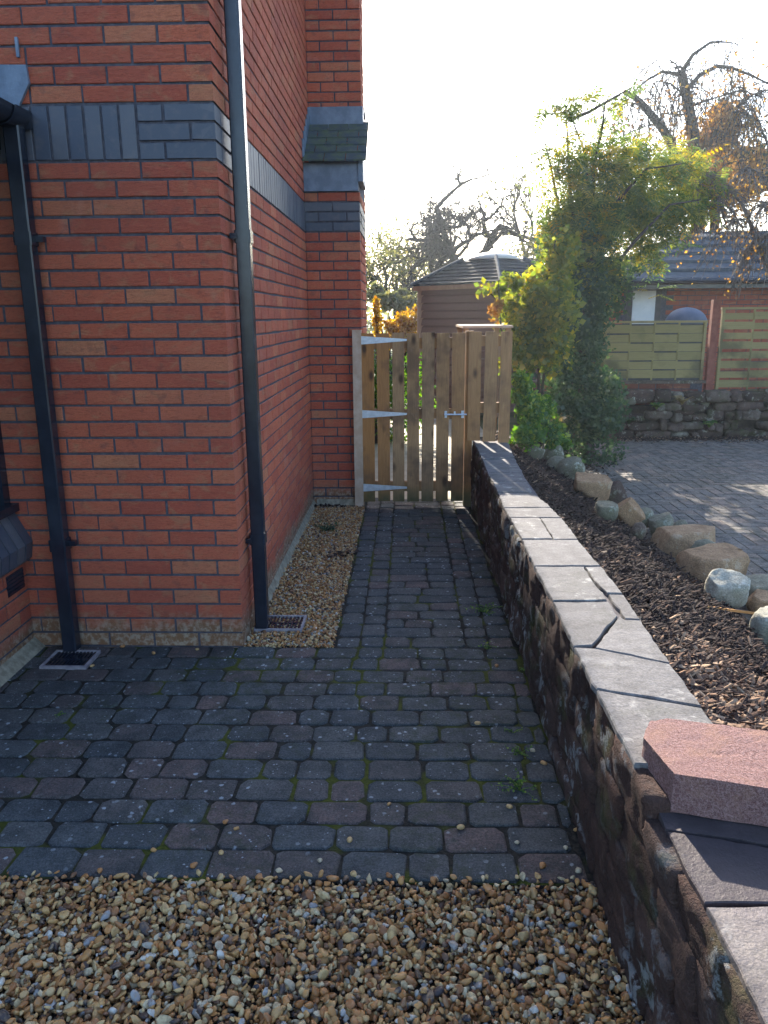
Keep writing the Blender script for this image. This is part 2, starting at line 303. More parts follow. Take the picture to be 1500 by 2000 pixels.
M['bin'] = simple('slate blue plastic', (0.055, 0.08, 0.13), (0.08, 0.105, 0.16), 9, 0.5, 0.001)
M['bark'] = m_stone('tree bark', [(0, (0.055, 0.045, 0.04)), (1, (0.11, 0.09, 0.075))], 0.3, (0.2, 0.2, 0.16), 0.4, 30, 0.02)
M['grey_bark'] = m_stone('grey twig bark', [(0, (0.13, 0.11, 0.10)), (1, (0.24, 0.20, 0.18))], 0.2, (0.3, 0.3, 0.26), 0.1, 30, 0.01)
def m_leaf(name, stops, trans=0.5):
    t = NT(name); c = t.ramp(t.attr('rnd'), stops); c = t.mix(t.math('MULTIPLY', t.attr('rnd2'), 0.35), c, (0.02, 0.04, 0.015))
    d = t.n('ShaderNodeBsdfDiffuse', {0: c}); tc = t.mix(0.35, c, (1, 1, 0.2), 'MULTIPLY')
    tr = t.n('ShaderNodeBsdfTranslucent', {0: t.n('ShaderNodeHueSaturation', {'Saturation': 1.15, 'Value': 1.5, 'Color': tc}).outputs[0]})
    gl = t.n('ShaderNodeBsdfGlossy', {0: (0.5, 0.5, 0.5, 1), 1: 0.5})
    m1 = t.n('ShaderNodeMixShader', {0: trans, 1: d.outputs[0], 2: tr.outputs[0]}); m2 = t.n('ShaderNodeMixShader', {0: 0.06, 1: m1.outputs[0], 2: gl.outputs[0]})
    t.t.links.new(m2.outputs[0], t.out.inputs[0]); return t.m
M['wisteria'] = m_leaf('pinnate leaf', [(0, (0.07, 0.12, 0.05)), (0.5, (0.16, 0.21, 0.07)), (0.78, (0.28, 0.28, 0.08)), (0.93, (0.42, 0.34, 0.08)), (1, (0.42, 0.26, 0.07))], 0.6)
M['ivy'] = m_leaf('ivy leaf', [(0, (0.025, 0.055, 0.03)), (0.6, (0.055, 0.10, 0.05)), (0.9, (0.11, 0.16, 0.075)), (1, (0.2, 0.23, 0.12))], 0.4)
M['yellow'] = m_leaf('yellow green leaf', [(0, (0.09, 0.13, 0.035)), (0.4, (0.19, 0.23, 0.055)), (0.75, (0.34, 0.33, 0.08)), (1, (0.58, 0.42, 0.10))], 0.6)
M['green'] = m_leaf('fresh green leaf', [(0, (0.05, 0.12, 0.03)), (0.6, (0.12, 0.24, 0.05)), (1, (0.32, 0.40, 0.08))], 0.55)
M['orange'] = m_leaf('orange autumn leaf', [(0, (0.20, 0.09, 0.05)), (0.5, (0.36, 0.19, 0.08)), (1, (0.5, 0.32, 0.13))], 0.55)
M['gold'] = m_leaf('golden leaf', [(0, (0.3, 0.12, 0.03)), (0.5, (0.5, 0.3, 0.04)), (1, (0.6, 0.45, 0.1))], 0.55)
M['olive'] = m_leaf('olive hazy leaf', [(0, (0.13, 0.14, 0.08)), (0.6, (0.19, 0.19, 0.10)), (1, (0.30, 0.25, 0.11))], 0.55)
M['dark_green'] = m_leaf('dark conifer leaf', [(0, (0.015, 0.03, 0.02)), (1, (0.035, 0.06, 0.03))], 0.2)
M['straw'] = m_leaf('straw grass', [(0, (0.3, 0.2, 0.1)), (1, (0.5, 0.38, 0.2))], 0.5)
# ------------------------------------------------------------------ SETTING
def sheet(name, x0, x1, y0, y1, z, m, n=1):
    b = MB(); xs = np.linspace(x0, x1, n+1); ys = np.linspace(y0, y1, n+1)
    V = [(x, y, z) for y in ys for x in xs]; F = [(j*(n+1)+i, j*(n+1)+i+1, (j+1)*(n+1)+i+1, (j+1)*(n+1)+i) for j in range(n) for i in range(n)]
    b.add(V, np.array(F)); o = b.build(name, m); return tag(o, kind='structure')
sheet('ground', -300, 300, -100, 600, -0.045, M['ground'])
sheet('patio', -3, 1.9, 3.16, 12, -0.012, M['patio'])
sheet('driveway_base', 1.7, 9, -6, 6.9, 0.006, M['soil'])
sheet('path_base', -2.2, 1.5, -1.66, 3.22, -0.0065, M['joint'])
sheet('gravel_bed', -3, 1.5, -6, -1.62, -0.035, M['soil'])
def octpaver(mb, rects, top=0.0, depth=0.05, cut=(0.008, 0.026)):
    """rumbled paver: clipped irregular corners and worn top edges"""
    R = np.asarray(rects, float); k = len(R); c = rng.uniform(cut[0], cut[1], (k, 4)); j = rng.normal(0, 0.0026, (k, 8, 2))
    x0, x1, y0, y1 = R.T; P = np.empty((k, 8, 2))
    P[:, 0] = np.stack([x0+c[:, 0], y0], -1); P[:, 1] = np.stack([x1-c[:, 1], y0], -1); P[:, 2] = np.stack([x1, y0+c[:, 1]], -1); P[:, 3] = np.stack([x1, y1-c[:, 2]], -1)
    P[:, 4] = np.stack([x1-c[:, 2], y1], -1); P[:, 5] = np.stack([x0+c[:, 3], y1], -1); P[:, 6] = np.stack([x0, y1-c[:, 3]], -1); P[:, 7] = np.stack([x0, y0+c[:, 0]], -1)
    P += j; cen = P.mean(1, keepdims=True); tz = top + rng.normal(0, 0.002, k); sl = rng.normal(0, 0.014, (k, 2))
    rings = []
    for inset, dz in ((0, -depth), (0.0, -0.008), (0.004, -0.002), (0.011, 0.0)):
        d = P - cen; L = np.linalg.norm(d, axis=2, keepdims=True); Q = cen + d*(1-inset/L)
        z = tz[:, None] + dz + ((Q-cen)*sl[:, None]).sum(2); rings.append(np.concatenate([Q, z[..., None]], 2))
    V = np.concatenate(rings, 1); F = [(a*8+i, a*8+(i+1) % 8, (a+1)*8+(i+1) % 8, (a+1)*8+i) for a in range(3) for i in range(8)] + [(24, 25, 26, 27), (24, 27, 28, 31), (28, 29, 30, 31)]
    F = np.array(F); FF = (F[None] + (np.arange(k)*32)[:, None, None]).reshape(-1, 4)
    mb.add(V.reshape(-1, 3), FF, np.repeat(rng.random(k), 32), np.repeat(rng.random(k), 32))
J = 0.008
pv = []
ys = [0.008 - 0.128*i for i in range(14)]
ys = list(np.linspace(0.005, -1.525, 13)) + [-1.655]
for i in range(13):
    y1, y0 = ys[i], ys[i+1]; x = -1.5 - random.random()*0.2
    while x < 1.345:
        L = random.choice([0.128, 0.17, 0.17, 0.2, 0.2]) if i < 12 else random.choice([0.2, 0.2, 0.2, 0.13])
        x1 = min(x+L, 1.352)
        if x1-x > 0.04: pv.append((x+J/2, x1-J/2, y0+J/2, y1-J/2))
        x += L
for (xa, xb) in ((0.458, 0.578), (0.578, 0.70), (1.105, 1.222), (1.222, 1.345)):
    y = 0.006
    while y < 3.2:
        L = random.choice([0.13, 0.13, 0.17]); pv.append((xa+J/2, xb-J/2, y+J/2, y+L-J/2)); y += L
y = 0.006
while y < 3.2:
    L = 0.125; x = 0.70
    cuts = random.choice([[0.175], [0.13, 0.27], [0.2], [0.13], [0.24], [0.1, 0.25]]); cs = [0] + cuts + [0.405]
    for a, b_ in zip(cs[:-1], cs[1:]): pv.append((x+a+J/2, x+b_-J/2, y+J/2, y+L-J/2))
    y += L
b = MB(); octpaver(b, pv); tag(b.build('path', M['paver']), kind='structure')
# herringbone drive (200 x 100 blocks)
dv = []
B_ = 0.1
for i in range(-60, 90):
    for j in range(-40, 80):
        k = (i - j) % 4
        x, y = i*B_, j*B_
        if k == 0: r_ = (x, x+0.2, y, y+0.1)
        elif k == 3: r_ = (x, x+0.1, y, y+0.2)
        else: continue
        r_ = (r_[0]+1.95, r_[1]+1.95, r_[2], r_[3])
        if 2.35 + 0.02*r_[2] < r_[0] < 8.0 and -2.6 < r_[2] < 6.45 - 0.0*r_[0]: dv.append((r_[0]+0.003, r_[1]-0.003, r_[2]+0.003, r_[3]-0.003))
b = MB(); b.blocks((0, 0, 0.028), (1, 0, 0), (0, 1, 0), (0, 0, 1), dv, 0.03, 0.003, 0.0004); tag(b.build('driveway', M['drive_paver']), kind='structure')
# gravel
def pebbles(mb, pts, smin, smax):
    k = len(pts); sz = rng.uniform(smin, smax, k)*rng.choice([0.7, 1, 1, 1.25], k); sc = np.stack([sz*rng.uniform(0.8, 1.35, k), sz*rng.uniform(0.7, 1.0, k), sz*rng.uniform(0.42, 0.75, k)], -1)
    Rm = rand_rot(k, 0.55); Mx = Rm * sc[:, None, :]
    half = k//3
    for lo, hi, tv in ((0, half, 0), (half, 2*half, 1), (2*half, k, 2)):
        TV, TF = ICO2 if smax > 0.0105 else ICO1
        TV = TV.copy(); rs = np.random.default_rng(tv)
        for _ in range((5, 10, 14)[tv]):       # knock flats onto the pebble
            nn = nrm(rs.normal(size=3)); dd = TV @ nn; lim = rs.uniform(0.42, 0.85); TV = TV - np.maximum(dd-lim, 0)[:, None]*nn
        mb.inst(TV, TF, Mx[lo:hi], pts[lo:hi])
def scatter(x0, x1, y0, y1, sp, z0, zj):
    xs = np.arange(x0, x1, sp); yy = np.arange(y0, y1, sp*0.9); X, Y = np.meshgrid(xs, yy); n = X.size
    P = np.stack([X.ravel()+rng.uniform(-.5, .5, n)*sp, Y.ravel()+rng.uniform(-.5, .5, n)*sp, z0+rng.uniform(-zj, zj, n)], -1); rng.shuffle(P); return P
b = MB()
for z0 in (-0.026, -0.012): pebbles(b, scatter(-0.62, 1.42, -2.75, -1.66, 0.0165, z0, 0.006), 0.0075, 0.0145)
pebbles(b, scatter(-0.62, 1.40, -2.75, -1.645, 0.025, -0.001, 0.006), 0.008, 0.0165)
tag(b.build('gravel', M['pebble'], smooth=True), 'coarse golden brown gravel covering the foreground below the paving', 'gravel', kind='stuff')
sheet('gravel_strip_base', 0.0, 0.457, 0.008, 3.03, -0.011, M['soil'])
b = MB()
for z0 in (-0.006, 0.004): pebbles(b, scatter(0.005, 0.452, 0.012, 2.96, 0.0150, z0, 0.005), 0.0068, 0.0125)
tag(b.build('gravel', M['pebble'], smooth=True), 'narrow gravel strip between the house side wall and the path', 'gravel', kind='stuff')
# ------------------------------------------------------------------ HOUSE
house = empty('brick_house', (0, 0, 0), 'red brick house with blue brick band and black downpipes beside the path', 'house')
C_ = 0.075; JT = 0.0115
def zk(i): return 2.25 - C_*i     # top of course i (bed joint line), counted down from the band
front, side, corner = [], [], []
band_f, band_s = [], []
XL = -2.6
for i in range(-40, 31):
    z1 = zk(i) - JT/2; z0 = zk(i+1) + JT/2
    if -3 <= i < 0: continue
    full = (i % 2 == 1)
    cx = -0.215 if full else -0.1025
    # corner brick, a real box showing on both faces
    corner.append((cx, 0, 0 if not full else 0, z0, z1, 0.1025 if full else 0.215))
    x = cx - JT
    while x > XL: front.append((x-0.215, x, z0, z1)); x -= 0.225
    y = (0.1025 if full else 0.215) + JT
    while y < 12.7:
        side.append((y, y+0.215, z0, z1)); y += 0.225
b = MB()
b.blocks((0, 0, 0), (1, 0, 0), (0, 0, 1), (0, -1, 0), front, 0.05, 0.003, 0.0009)
b.blocks((0, 0, 0), (0, 1, 0), (0, 0, 1), (1, 0, 0), side, 0.05, 0.003, 0.0009)
def cbox(mb, x0, y1, z0, z1, a):
    e = 0.002; mb.blocks((0, 0, z1), (1, 0, 0), (0, 1, 0), (0, 0, 1), [(x0, rng.normal(0, .0006), rng.normal(0, .0006), y1)], z1-z0, e, 0, r=a)
for (x0, _, _, z0, z1, y1) in corner: cbox(b, x0, y1, z0, z1, random.random())
b.build('wall', M['brick'], house)
b = MB(); b.box((XL, 0.007, -0.1), (-0.007, 12.75, 5.2)); b.build('mortar', M['mortar'], house)
# blue brick band: quoin block then soldiers
fb, sb = [], []
for i in (-3, -2, -1):
    z1 = zk(i) - JT/2; z0 = zk(i+1) + JT/2
    if i % 2 == 1: fb += [(-0.215, 0, z0, z1), (-0.33, -0.225, z0, z1)]; sb += [(0.1025+JT, 0.335, z0, z1)]
    else: fb += [(-0.1025, 0, z0, z1), (-0.33, -0.1125, z0, z1)]; sb += [(0.1125, 0.335, z0, z1)]
x = -0.34
while x > XL: fb.append((x-0.0655, x, zk(0)+JT/2, zk(-3)-JT/2)); x -= 0.0755
y = 0.345
while y < 3.0: sb.append((y, y+0.0655, zk(0)+JT/2, zk(-3)-JT/2)); y += 0.0755
y = 3.1
while y < 12.7: sb.append((y, y+0.0655, zk(0)+JT/2, zk(-3)-JT/2)); y += 0.0755
b = MB(); b.blocks((0, -0.001, 0), (1, 0, 0), (0, 0, 1), (0, -1, 0), fb, 0.05, 0.002, 0.0006)
b.blocks((0.001, 0, 0), (0, 1, 0), (0, 0, 1), (1, 0, 0), [s_ if s_[0] > 0.11 else s_ for s_ in sb], 0.05, 0.002, 0.0006)
for i in (-3, -2, -1): b.blocks((0, 0, zk(i)-JT/2), (1, 0, 0), (0, 1, 0), (0, 0, 1), [(-0.06, 0.0008, -0.0008, 0.1025)], C_-JT, 0.002, 0)
b.build('blue_brick_band', M['blue_brick'], house)
# chimney breast (lower front at Y 3.03, upper at 3.45)
CY, CX = 3.03, 0.44
cf, cs_, cu, cus = [], [], [], []
cbf, cbs = [], []
for i in range(-48, 31):
    z1 = zk(i) - JT/2; z0 = zk(i+1) + JT/2; full = (i % 2 == 1)
    rects = [(0.002, 0.215), (0.225, 0.44)] if full else [(0.002, 0.1025), (0.1125, 0.3275), (0.3375, 0.44)]
    if i >= -4:
        dst = cbf if -3 <= i < 0 else cf
        dst += [(a, b2, z0, z1) for a, b2 in rects]
        y = CY + (0.1025 if full else 0.215) + JT; ds = cbs if -3 <= i < 0 else cs_
        while y < 3.85: ds.append((y, min(y+0.215, 3.85), z0, z1)); y += 0.225
    if i < -8:
        cu += [(a, b2, z0, z1) for a, b2 in rects]
        y = 3.45 + (0.1025 if full else 0.215) + JT
        while y < 3.85: cus.append((y, min(y+0.215, 3.85), z0, z1)); y += 0.225
ch = MB()
ch.blocks((0, CY, 0), (1, 0, 0), (0, 0, 1), (0, -1, 0), cf, 0.09, 0.003, 0.0009); ch.blocks((CX, 0, 0), (0, 1, 0), (0, 0, 1), (1, 0, 0), cs_, 0.05, 0.003, 0.0009)
chim = ch.build('chimney_breast', M['brick'], house); ch = MB()
ch.blocks((0, 3.45, 0), (1, 0, 0), (0, 0, 1), (0, -1, 0), cu, 0.09, 0.003, 0.0009); ch.blocks((CX, 0, 0), (0, 1, 0), (0, 0, 1), (1, 0, 0), cus, 0.05, 0.003, 0.0009)
ch.build('upper_stack', M['brick'], chim)
b = MB(); b.box((-0.02, CY+0.007, -0.1), (CX-0.007, 3.85, 2.7)); b.box((-0.02, 3.457, 2.7), (CX-0.007, 3.85, 6.6)); b.build('mortar_core', M['mortar'], chim)
b = MB(); b.blocks((0, CY-0.001, 0), (1, 0, 0), (0, 0, 1), (0, -1, 0), cbf, 0.09, 0.002, 0.0006); b.blocks((CX+0.001, 0, 0), (0, 1, 0), (0, 0, 1), (1, 0, 0), cbs, 0.05, 0.002, 0.0006)
b.build('blue_brick_band', M['blue_brick'], chim)
b = MB(); b.box((0.0, CY-0.018, 2.553), (CX-0.01, CY+0.1, 2.765)); b.box((CX-0.008, CY-0.03, 2.62), (CX+0.03, 3.46, 2.80)); b.build('lead_fascia', M['lead'], chim)
b = MB()
n_t = 5
for k in range(n_t):       # overlapping plain tiles up the offset
    f0, f1 = k/n_t, (k+1)/n_t+0.06; y0, y1 = CY-0.09+0.50*f0, CY-0.09+0.50*f1; z0, z1 = 2.76+0.37*f0, 2.76+0.37*f1
    x = 0.003 - (0.08 if k % 2 else 0)
    while x < CX+0.06:
        xa, xb = max(x, 0.003), min(x+0.165, CX+0.062); zz = rng.normal(0, 0.002)
        if xb-xa > 0.02:
            V = [(xa, y0, z0+0.012+zz), (xb-0.003, y0, z0+0.012+zz), (xb-0.003, y1, z1), (xa, y1, z1), (xa, y0, z0+zz), (xb-0.003, y0, z0+zz), (xb-0.003, y1, z1-0.012), (xa, y1, z1-0.012)]
            b.add(V, np.array([(0,1,2,3),(4,7,6,5),(0,4,5,1),(1,5,6,2),(2,6,7,3),(3,7,4,0)]))
        x += 0.168
b.build('tile_slope', M['moss_tile'], chim)
b = MB(); b.box((0.004, 3.436, 3.10), (CX+0.002, 3.448, 3.262)); b.box((CX+0.002, 3.436, 3.10), (CX+0.012, 3.6, 3.262))
for k in range(6):
    y0 = CY-0.06+0.085*k; z0 = 2.80+0.062*k; b.box((0.001, y0, z0), (0.012, y0+0.10, z0+0.13+0.01*(k % 2)))
b.build('lead_flashing', M['lead'], chim)
# roof and eaves
b = MB()
for (y0, y1) in ((-0.25, 12.8),):
    V = [(0.03, y0, 5.31), (-2.6, y0, 7.3), (-2.6, y1, 7.3), (0.03, y1, 5.31), (0.03, y0, 5.21), (-2.6, y0, 7.2), (-2.6, y1, 7.2), (0.03, y1, 5.21)]
    b.add(V, np.array([(0,3,2,1),(4,5,6,7),(0,1,5,4),(1,2,6,5),(2,3,7,6),(3,0,4,7)]))
b.build('roof', M['slate'], house)
b = MB()
b.add([(-2.6, 0.01, 5.2), (-0.01, 0.01, 5.2), (-2.6, 0.01, 7.15)], [(0, 1, 2)]); b.build('gable', M['brick'], house)
b = MB(); b.add([(-2.6, 12.74, 5.2), (-0.01, 12.74, 5.2), (-2.6, 12.74, 7.15)], [(0, 2, 1)]); b.build('gable', M['brick'], house)
# concrete haunch along side wall and chimney
b = MB()
b.add([(0.001, 0.3, 0), (0.03, 0.3, 0), (0.001, 0.3, 0.05), (0.001, 3.03, 0), (0.03, 3.03, 0), (0.001, 3.03, 0.05)], [(0, 1, 4, 3), (1, 2, 5, 4), (0, 2, 1), (3, 4, 5)])
b.add([(0.03, 3.0, 0), (0.36, 3.0, 0), (0.03, 3.029, 0.05), (0.36, 3.029, 0.05)], [(0, 1, 3, 2)]); b.build('haunching', M['plinth'], house)
# bay on the left
b = MB(); rows_ = []
for i in range(19, 31):
    z1 = zk(i) - JT/2; z0 = zk(i+1) + JT/2; y = -0.001 - (0.1125 if i % 2 else 0.0)
    if i % 2: rows_.append((-0.1025, -0.004, z0, z1))
    while y > -1.6: rows_.append((y-0.215, y, z0, z1)); y -= 0.225
rows_ = [r_ for r_ in rows_ if r_[3] < 0.46]
BX = -1.05
b.blocks((BX, 0, 0), (0, 1, 0), (0, 0, 1), (1, 0, 0), rows_, 0.05, 0.003, 0.0009); bay = b.build('bay_wall', M['brick'], house)
b = MB(); b.box((-1.6, -1.6, -0.1), (BX-0.007, 0.0, 0.5)); b.build('bay_mortar', M['mortar'], bay)
b = MB(); y = -0.002
while y > -1.6:      # sloping blue plinth bricks of the sill
    prof = [(-1.16, 0.45), (-1.035, 0.45), (-1.012, 0.47), (-1.0, 0.55), (-1.075, 0.70), (-1.16, 0.70)]
    y0, y1 = y-0.068, y; V = [(x, y0, z) for x, z in prof] + [(x, y1, z) for x, z in prof]; m = len(prof)
    b.add(V, [tuple(range(m))[::1], tuple(range(2*m-1, m-1, -1))] + [(k, k+m, (k+1) % m+m, (k+1) % m) for k in range(m)]); y -= 0.077
b.build('bay_sill', M['blue_brick'], bay)
b = MB(); b.box((-1.2, -1.6, 0.702), (-1.045, -0.003, 0.74)); b.box((-1.2, -0.06, 0.74), (-1.085, -0.003, 2.38)); b.box((-1.2, -1.6, 0.74), (-1.12, -0.06, 2.38)); b.build('bay_window_frame', M['black_pvc'], bay)
b = MB(); b.box((-1.051, -0.2, 0.33), (BX+0.004, -0.04, 0.43))
for k in range(5): b.box((BX+0.004, -0.195, 0.338+k*0.018), (BX+0.008, -0.045, 0.348+k*0.018))
b.build('air_brick', M['black_pvc'], bay)
b = MB(); b.add([(BX, -1.6, 0), (BX+0.05, -1.6, 0), (BX, -1.6, 0.05), (BX, -0.0, 0), (BX+0.05, -0.0, 0), (BX, 0.0, 0.05)], [(0, 1, 4, 3), (1, 2, 5, 4), (0, 2, 1), (3, 4, 5)]); b.build('haunching', M['plinth'], bay)
b = MB(); b.box((-1.7, -1.75, 2.395), (-0.93, -0.004, 2.415)); b.box((-1.7, -1.8, 2.30), (-0.93, -0.004, 2.393))
b.add([(-0.86, -1.8, 2.45), (-0.86, -0.012, 2.45), (-1.7, -0.012, 2.95), (-1.7, -1.8, 2.95)], [(0, 1, 2, 3)]); b.build('bay_roof', M['black_pvc'], bay)
b = MB()
def gut(mb, y0, y1, rr, zt=2.44, xc=-0.845, n=9):
    V = []; 
    for y in (y0, y1):
        for r0 in (rr, rr-0.006):
            for k in range(n): an = PI*k/(n-1); V.append((xc+r0*math.cos(an), y, zt-r0*1.05*math.sin(an)))
    F = []
    for k in range(n-1): F += [(k, k+1, 2*n+k+1, 2*n+k), (n+k, 3*n+k, 3*n+k+1, n+k+1), (k, n+k, n+k+1, k+1), (2*n+k, 2*n+k+1, 3*n+k+1, 3*n+k)]
    mb.add(V, np.array(F))
gut(b, -1.8, -0.03, 0.062); gut(b, -0.16, -0.02, 0.072); b.box((-0.90, -0.028, 2.375), (-0.78, -0.012, 2.45)); b.build('gutter', M['black_pvc'], bay)
b = MB(); P_ = [at(0, 126, -0.02), at(50, 126, -0.02), at(56, 162, -0.02), at(36, 207, -0.02), at(-60, 207, -0.02), at(-60, 126, -0.02)]
V = [(p[0], -0.02, p[2]) for p in P_] + [(p[0], -0.004, p[2]) for p in P_]; b.add(V, [(5, 4, 3, 2, 1, 0)] + [(k, (k+1) % 6, (k+1) % 6+6, k+6) for k in range(6)])
b.box((-0.815, -0.016, 2.655), (-0.803, -0.004, 2.73)); b.build('lead_flashing', M['lead'], bay)
# downpipes
def downpipe(x0, x1, y0, y1, ztop, brs, side_):
    b = MB(); w2 = 0.006
    def pipe(mb, z0, z1, e=0.0):
        P = [(x0-e+w2, y0-e), (x1+e-w2, y0-e), (x1+e, y0-e+w2), (x1+e, y1+e-w2), (x1+e-w2, y1+e), (x0-e+w2, y1+e), (x0-e, y1+e-w2), (x0-e, y0-e+w2)]; mb.prism(P, z0, z1)
    pipe(b, 0.012, ztop); o = b.build('downpipe', M['black_pvc'], house)
    for zb in brs:
        c = MB(); pipe(c, zb-0.028, zb+0.028, 0.005)
        if side_ == 'front':
            c.box((x1+0.005, y1-0.025, zb-0.012), (x1+0.034, y1+0.003, zb+0.012)); c.tube([(x1+0.024, y1-0.03, zb), (x1+0.024, y1-0.018, zb)], 0.007, 8); c.box((x0-0.03, y1-0.02, zb-0.012), (x0-0.005, y1+0.003, zb+0.012))
        else:
            c.box((x0-0.02, y0-0.03, zb-0.012), (x0+0.01, y0-0.005, zb+0.012)); c.tube([(x0-0.012, y0-0.024, zb), (x0+0.012, y0-0.024, zb)], 0.007, 8); c.box((x0-0.02, y1+0.005, zb-0.012), (x0+0.01, y1+0.03, zb+0.012))
        c.build('bracket', M['black_pvc'], o)
    return o
dp1 = downpipe(-0.873, -0.805, -0.095, -0.027, 2.40, (1.93, 0.55), 'front'); dp1['label'] = 'black square downpipe under the gutter end'
dp2 = downpipe(0.022, 0.088, 0.19, 0.256, 5.0, (1.955, 0.50), 'side'); dp2['label'] = 'tall black square downpipe near the house corner'
# drain covers
def drain(x0, x1, y0, y1, z, label, pipe_x):
    r = empty('drain_cover', ((x0+x1)/2, (y0+y1)/2, z), label, 'drain cover', 'drain covers at the downpipe feet')
    b = MB(); f = 0.012
    b.box((x0, y0, z-0.012), (x1, y0+f, z+0.006)); b.box((x0, y1-f, z-0.012), (x1, y1, z+0.006)); b.box((x0, y0+f, z-0.012), (x0+f, y1-f, z+0.0055)); b.box((x1-f, y0+f, z-0.012), (x1, y1-f, z+0.0055)); b.build('frame', M['grey_pvc'], r)
    b = MB(); b.box((x0+f, y0+f, z-0.012), (x1-f, y1-f, z-0.008)); n = 11
    for k in range(n):
        x = x0+f+(k+0.5)*(x1-x0-2*f)/n; b.box((x-0.0045, y0+f, z-0.008), (x+0.0045, y1-f, z+0.002))
    b.box((x0+f, (y0+y1)/2-0.004, z-0.007), (x1-f, (y0+y1)/2+0.004, z+0.003)); b.build('grate', M['black_pvc'], r)
drain(-0.91, -0.69, -0.265, -0.075, 0.008, 'black square drain cover set in the pavers below the gutter downpipe', 0)
drain(0.015, 0.268, 0.185, 0.385, 0.012, 'grey rimmed drain cover lying in the gravel strip', 0)
# ------------------------------------------------------------------ RETAINING WALL
rw = empty('retaining_wall', (1.48, 0.5, 0), 'low dark sandstone wall topped with grey flagstones along the path', 'wall')
HT = 0.55
def rock_box(mb, c, half, seed, amp=0.012, sub=None, ax=None, a=None, pw=0.72):
    """a roughly squared stone: cube-projected icosphere with noise"""
    TV, TF = sub or ICO2; V = TV / (np.abs(TV).max(1)**pw)[:, None]; V = V/np.abs(V).max(0)
    V = V*np.asarray(half); nz = np.array([noise.noise(Vector(v*9+seed*3.1)) for v in V]); nz2 = np.array([noise.noise(Vector(v*30+seed*1.7)) for v in V])
    V = V + (V/np.linalg.norm(V, axis=1)[:, None])*(nz*amp*1.6+nz2*amp*0.6)[:, None]
    if ax is not None: V = V[:, :1]*ax[0] + V[:, 1:2]*ax[1] + V[:, 2:]*ax[2]
    mb.add(V + np.asarray(c), TF, a)
b = MB(); z = -0.03; sd_ = 0
while z < 0.515:
    h = random.uniform(0.075, 0.13); h = min(h, 0.532-z)
    if 0.532-z-h < 0.05: h = 0.532-z
    y = -3.5+random.random()*0.1
    while y < 3.05:
        L = random.uniform(0.12, 0.34); sd_ += 1
        off = random.uniform(-0.006, 0.012); near = y < 0.3
        hh_ = h if y > -2.05 else min(h, 0.482-z)
        if hh_ > 0.02: rock_box(b, (1.445-off, y+L/2, z+hh_/2), (0.085, L/2+0.002, hh_/2+0.003), sd_, 0.011, ICO4 if near else ICO3, pw=0.93)
        y += L
    z += h
b.build('stonework', M['wall_stone'], rw, smooth=True)
b = MB(); b.box((1.40, -3.5, -0.05), (1.60, 3.05, 0.44)); b.box((1.385, -1.95, 0.44), (1.605, 3.05, 0.529)); b.build('core', M['mortar'], rw)
zp = lambda x, y: (900+x/2.5, 850+y/2.5)
flags = [[(60,28),(228,28),(262,108),(106,118)], [(106,120),(263,110),(300,178),(130,178)], [(130,180),(301,180),(322,223),(155,223)], [(155,226),(324,226),(352,276),(180,276)],
 [(180,280),(354,280),(440,350),(210,352)], [(210,354),(441,353),(489,400),(240,400)], [(241,403),(384,403),(450,506),(298,506)], [(389,403),(491,403),(570,506),(455,506)],
 [(299,510),(572,510),(680,636),(359,638)], [(360,642),(600,643),(645,712),(716,806),(450,808)], [(608,642),(684,641),(790,772),(716,768),(655,708)], [(720,773),(792,776),(878,897),(802,893),(786,868)],
 [(452,812),(720,811),(766,880),(640,1024),(551,1028)], [(774,884),(800,898),(880,901),(1022,1112),(655,1036)], [(553,1034),(650,1040),(1024,1118),(1178,1322),(660,1236)], [(662,1243),(1180,1330),(1268,1450),(1430,1640),(848,1600)]]
for k, q in enumerate(flags):
    P = np.array([onz(*zp(x, y), HT)[:2] for x, y in q]); c = P.mean(0); L_ = np.linalg.norm(P-c, axis=1)[:, None]; P = c + (P-c)*(1-0.0012/L_)
    # subdivide and roughen the outline
    Q = []
    for i in range(len(P)):
        p, r_ = P[i], P[(i+1) % len(P)]; L = np.linalg.norm(r_-p); n = max(1, int(L/0.035))
        for j in range(n): Q.append(p+(r_-p)*j/n + (rng.normal(0, 0.0022, 2) if j else rng.normal(0, 0.001, 2)))
    b = MB(); b.prism(Q, HT-0.02, HT+rng.normal(0, 0.0012), ch=0.004); b.build('flagstone', M['coping'], rw)
# lower slabs at the near end
low = [[(1245,1497),(1262,1493),(1272,1512),(1256,1518)], [(1256,1520),(1290,1440),(1640,1480),(1640,1668),(1300,1618)], [(1302,1623),(1620,1672),(1620,1762),(1376,1762)], [(1380,1770),(1640,1770),(1760,2000),(1840,2300),(1672,2330)]]
for k, q in enumerate(low):
    P = [onz(x, y, 0.5)[:2] for x, y in q]; Q = []
    for i in range(len(P)):
        p, r_ = np.array(P[i]), np.array(P[(i+1) % len(P)]); n = max(1, int(np.linalg.norm(r_-p)/0.035))
        for j in range(n): Q.append(p+(r_-p)*j/n + (rng.normal(0, 0.0018, 2) if j else 0))
    b = MB(); b.prism(Q, 0.478, 0.5, a=(0, 0.1, 0.0, 1.0)[k], ch=0.0 if k == 1 else 0.003); b.build('flagstone', M['block_shade_coping'], rw)  # slabs by the block are coloured darker as its painted shadow
b = MB(); b.box((1.60, -3.5, -0.05), (2.3, -1.93, 0.477)); b.build('footing', M['mortar'], rw)
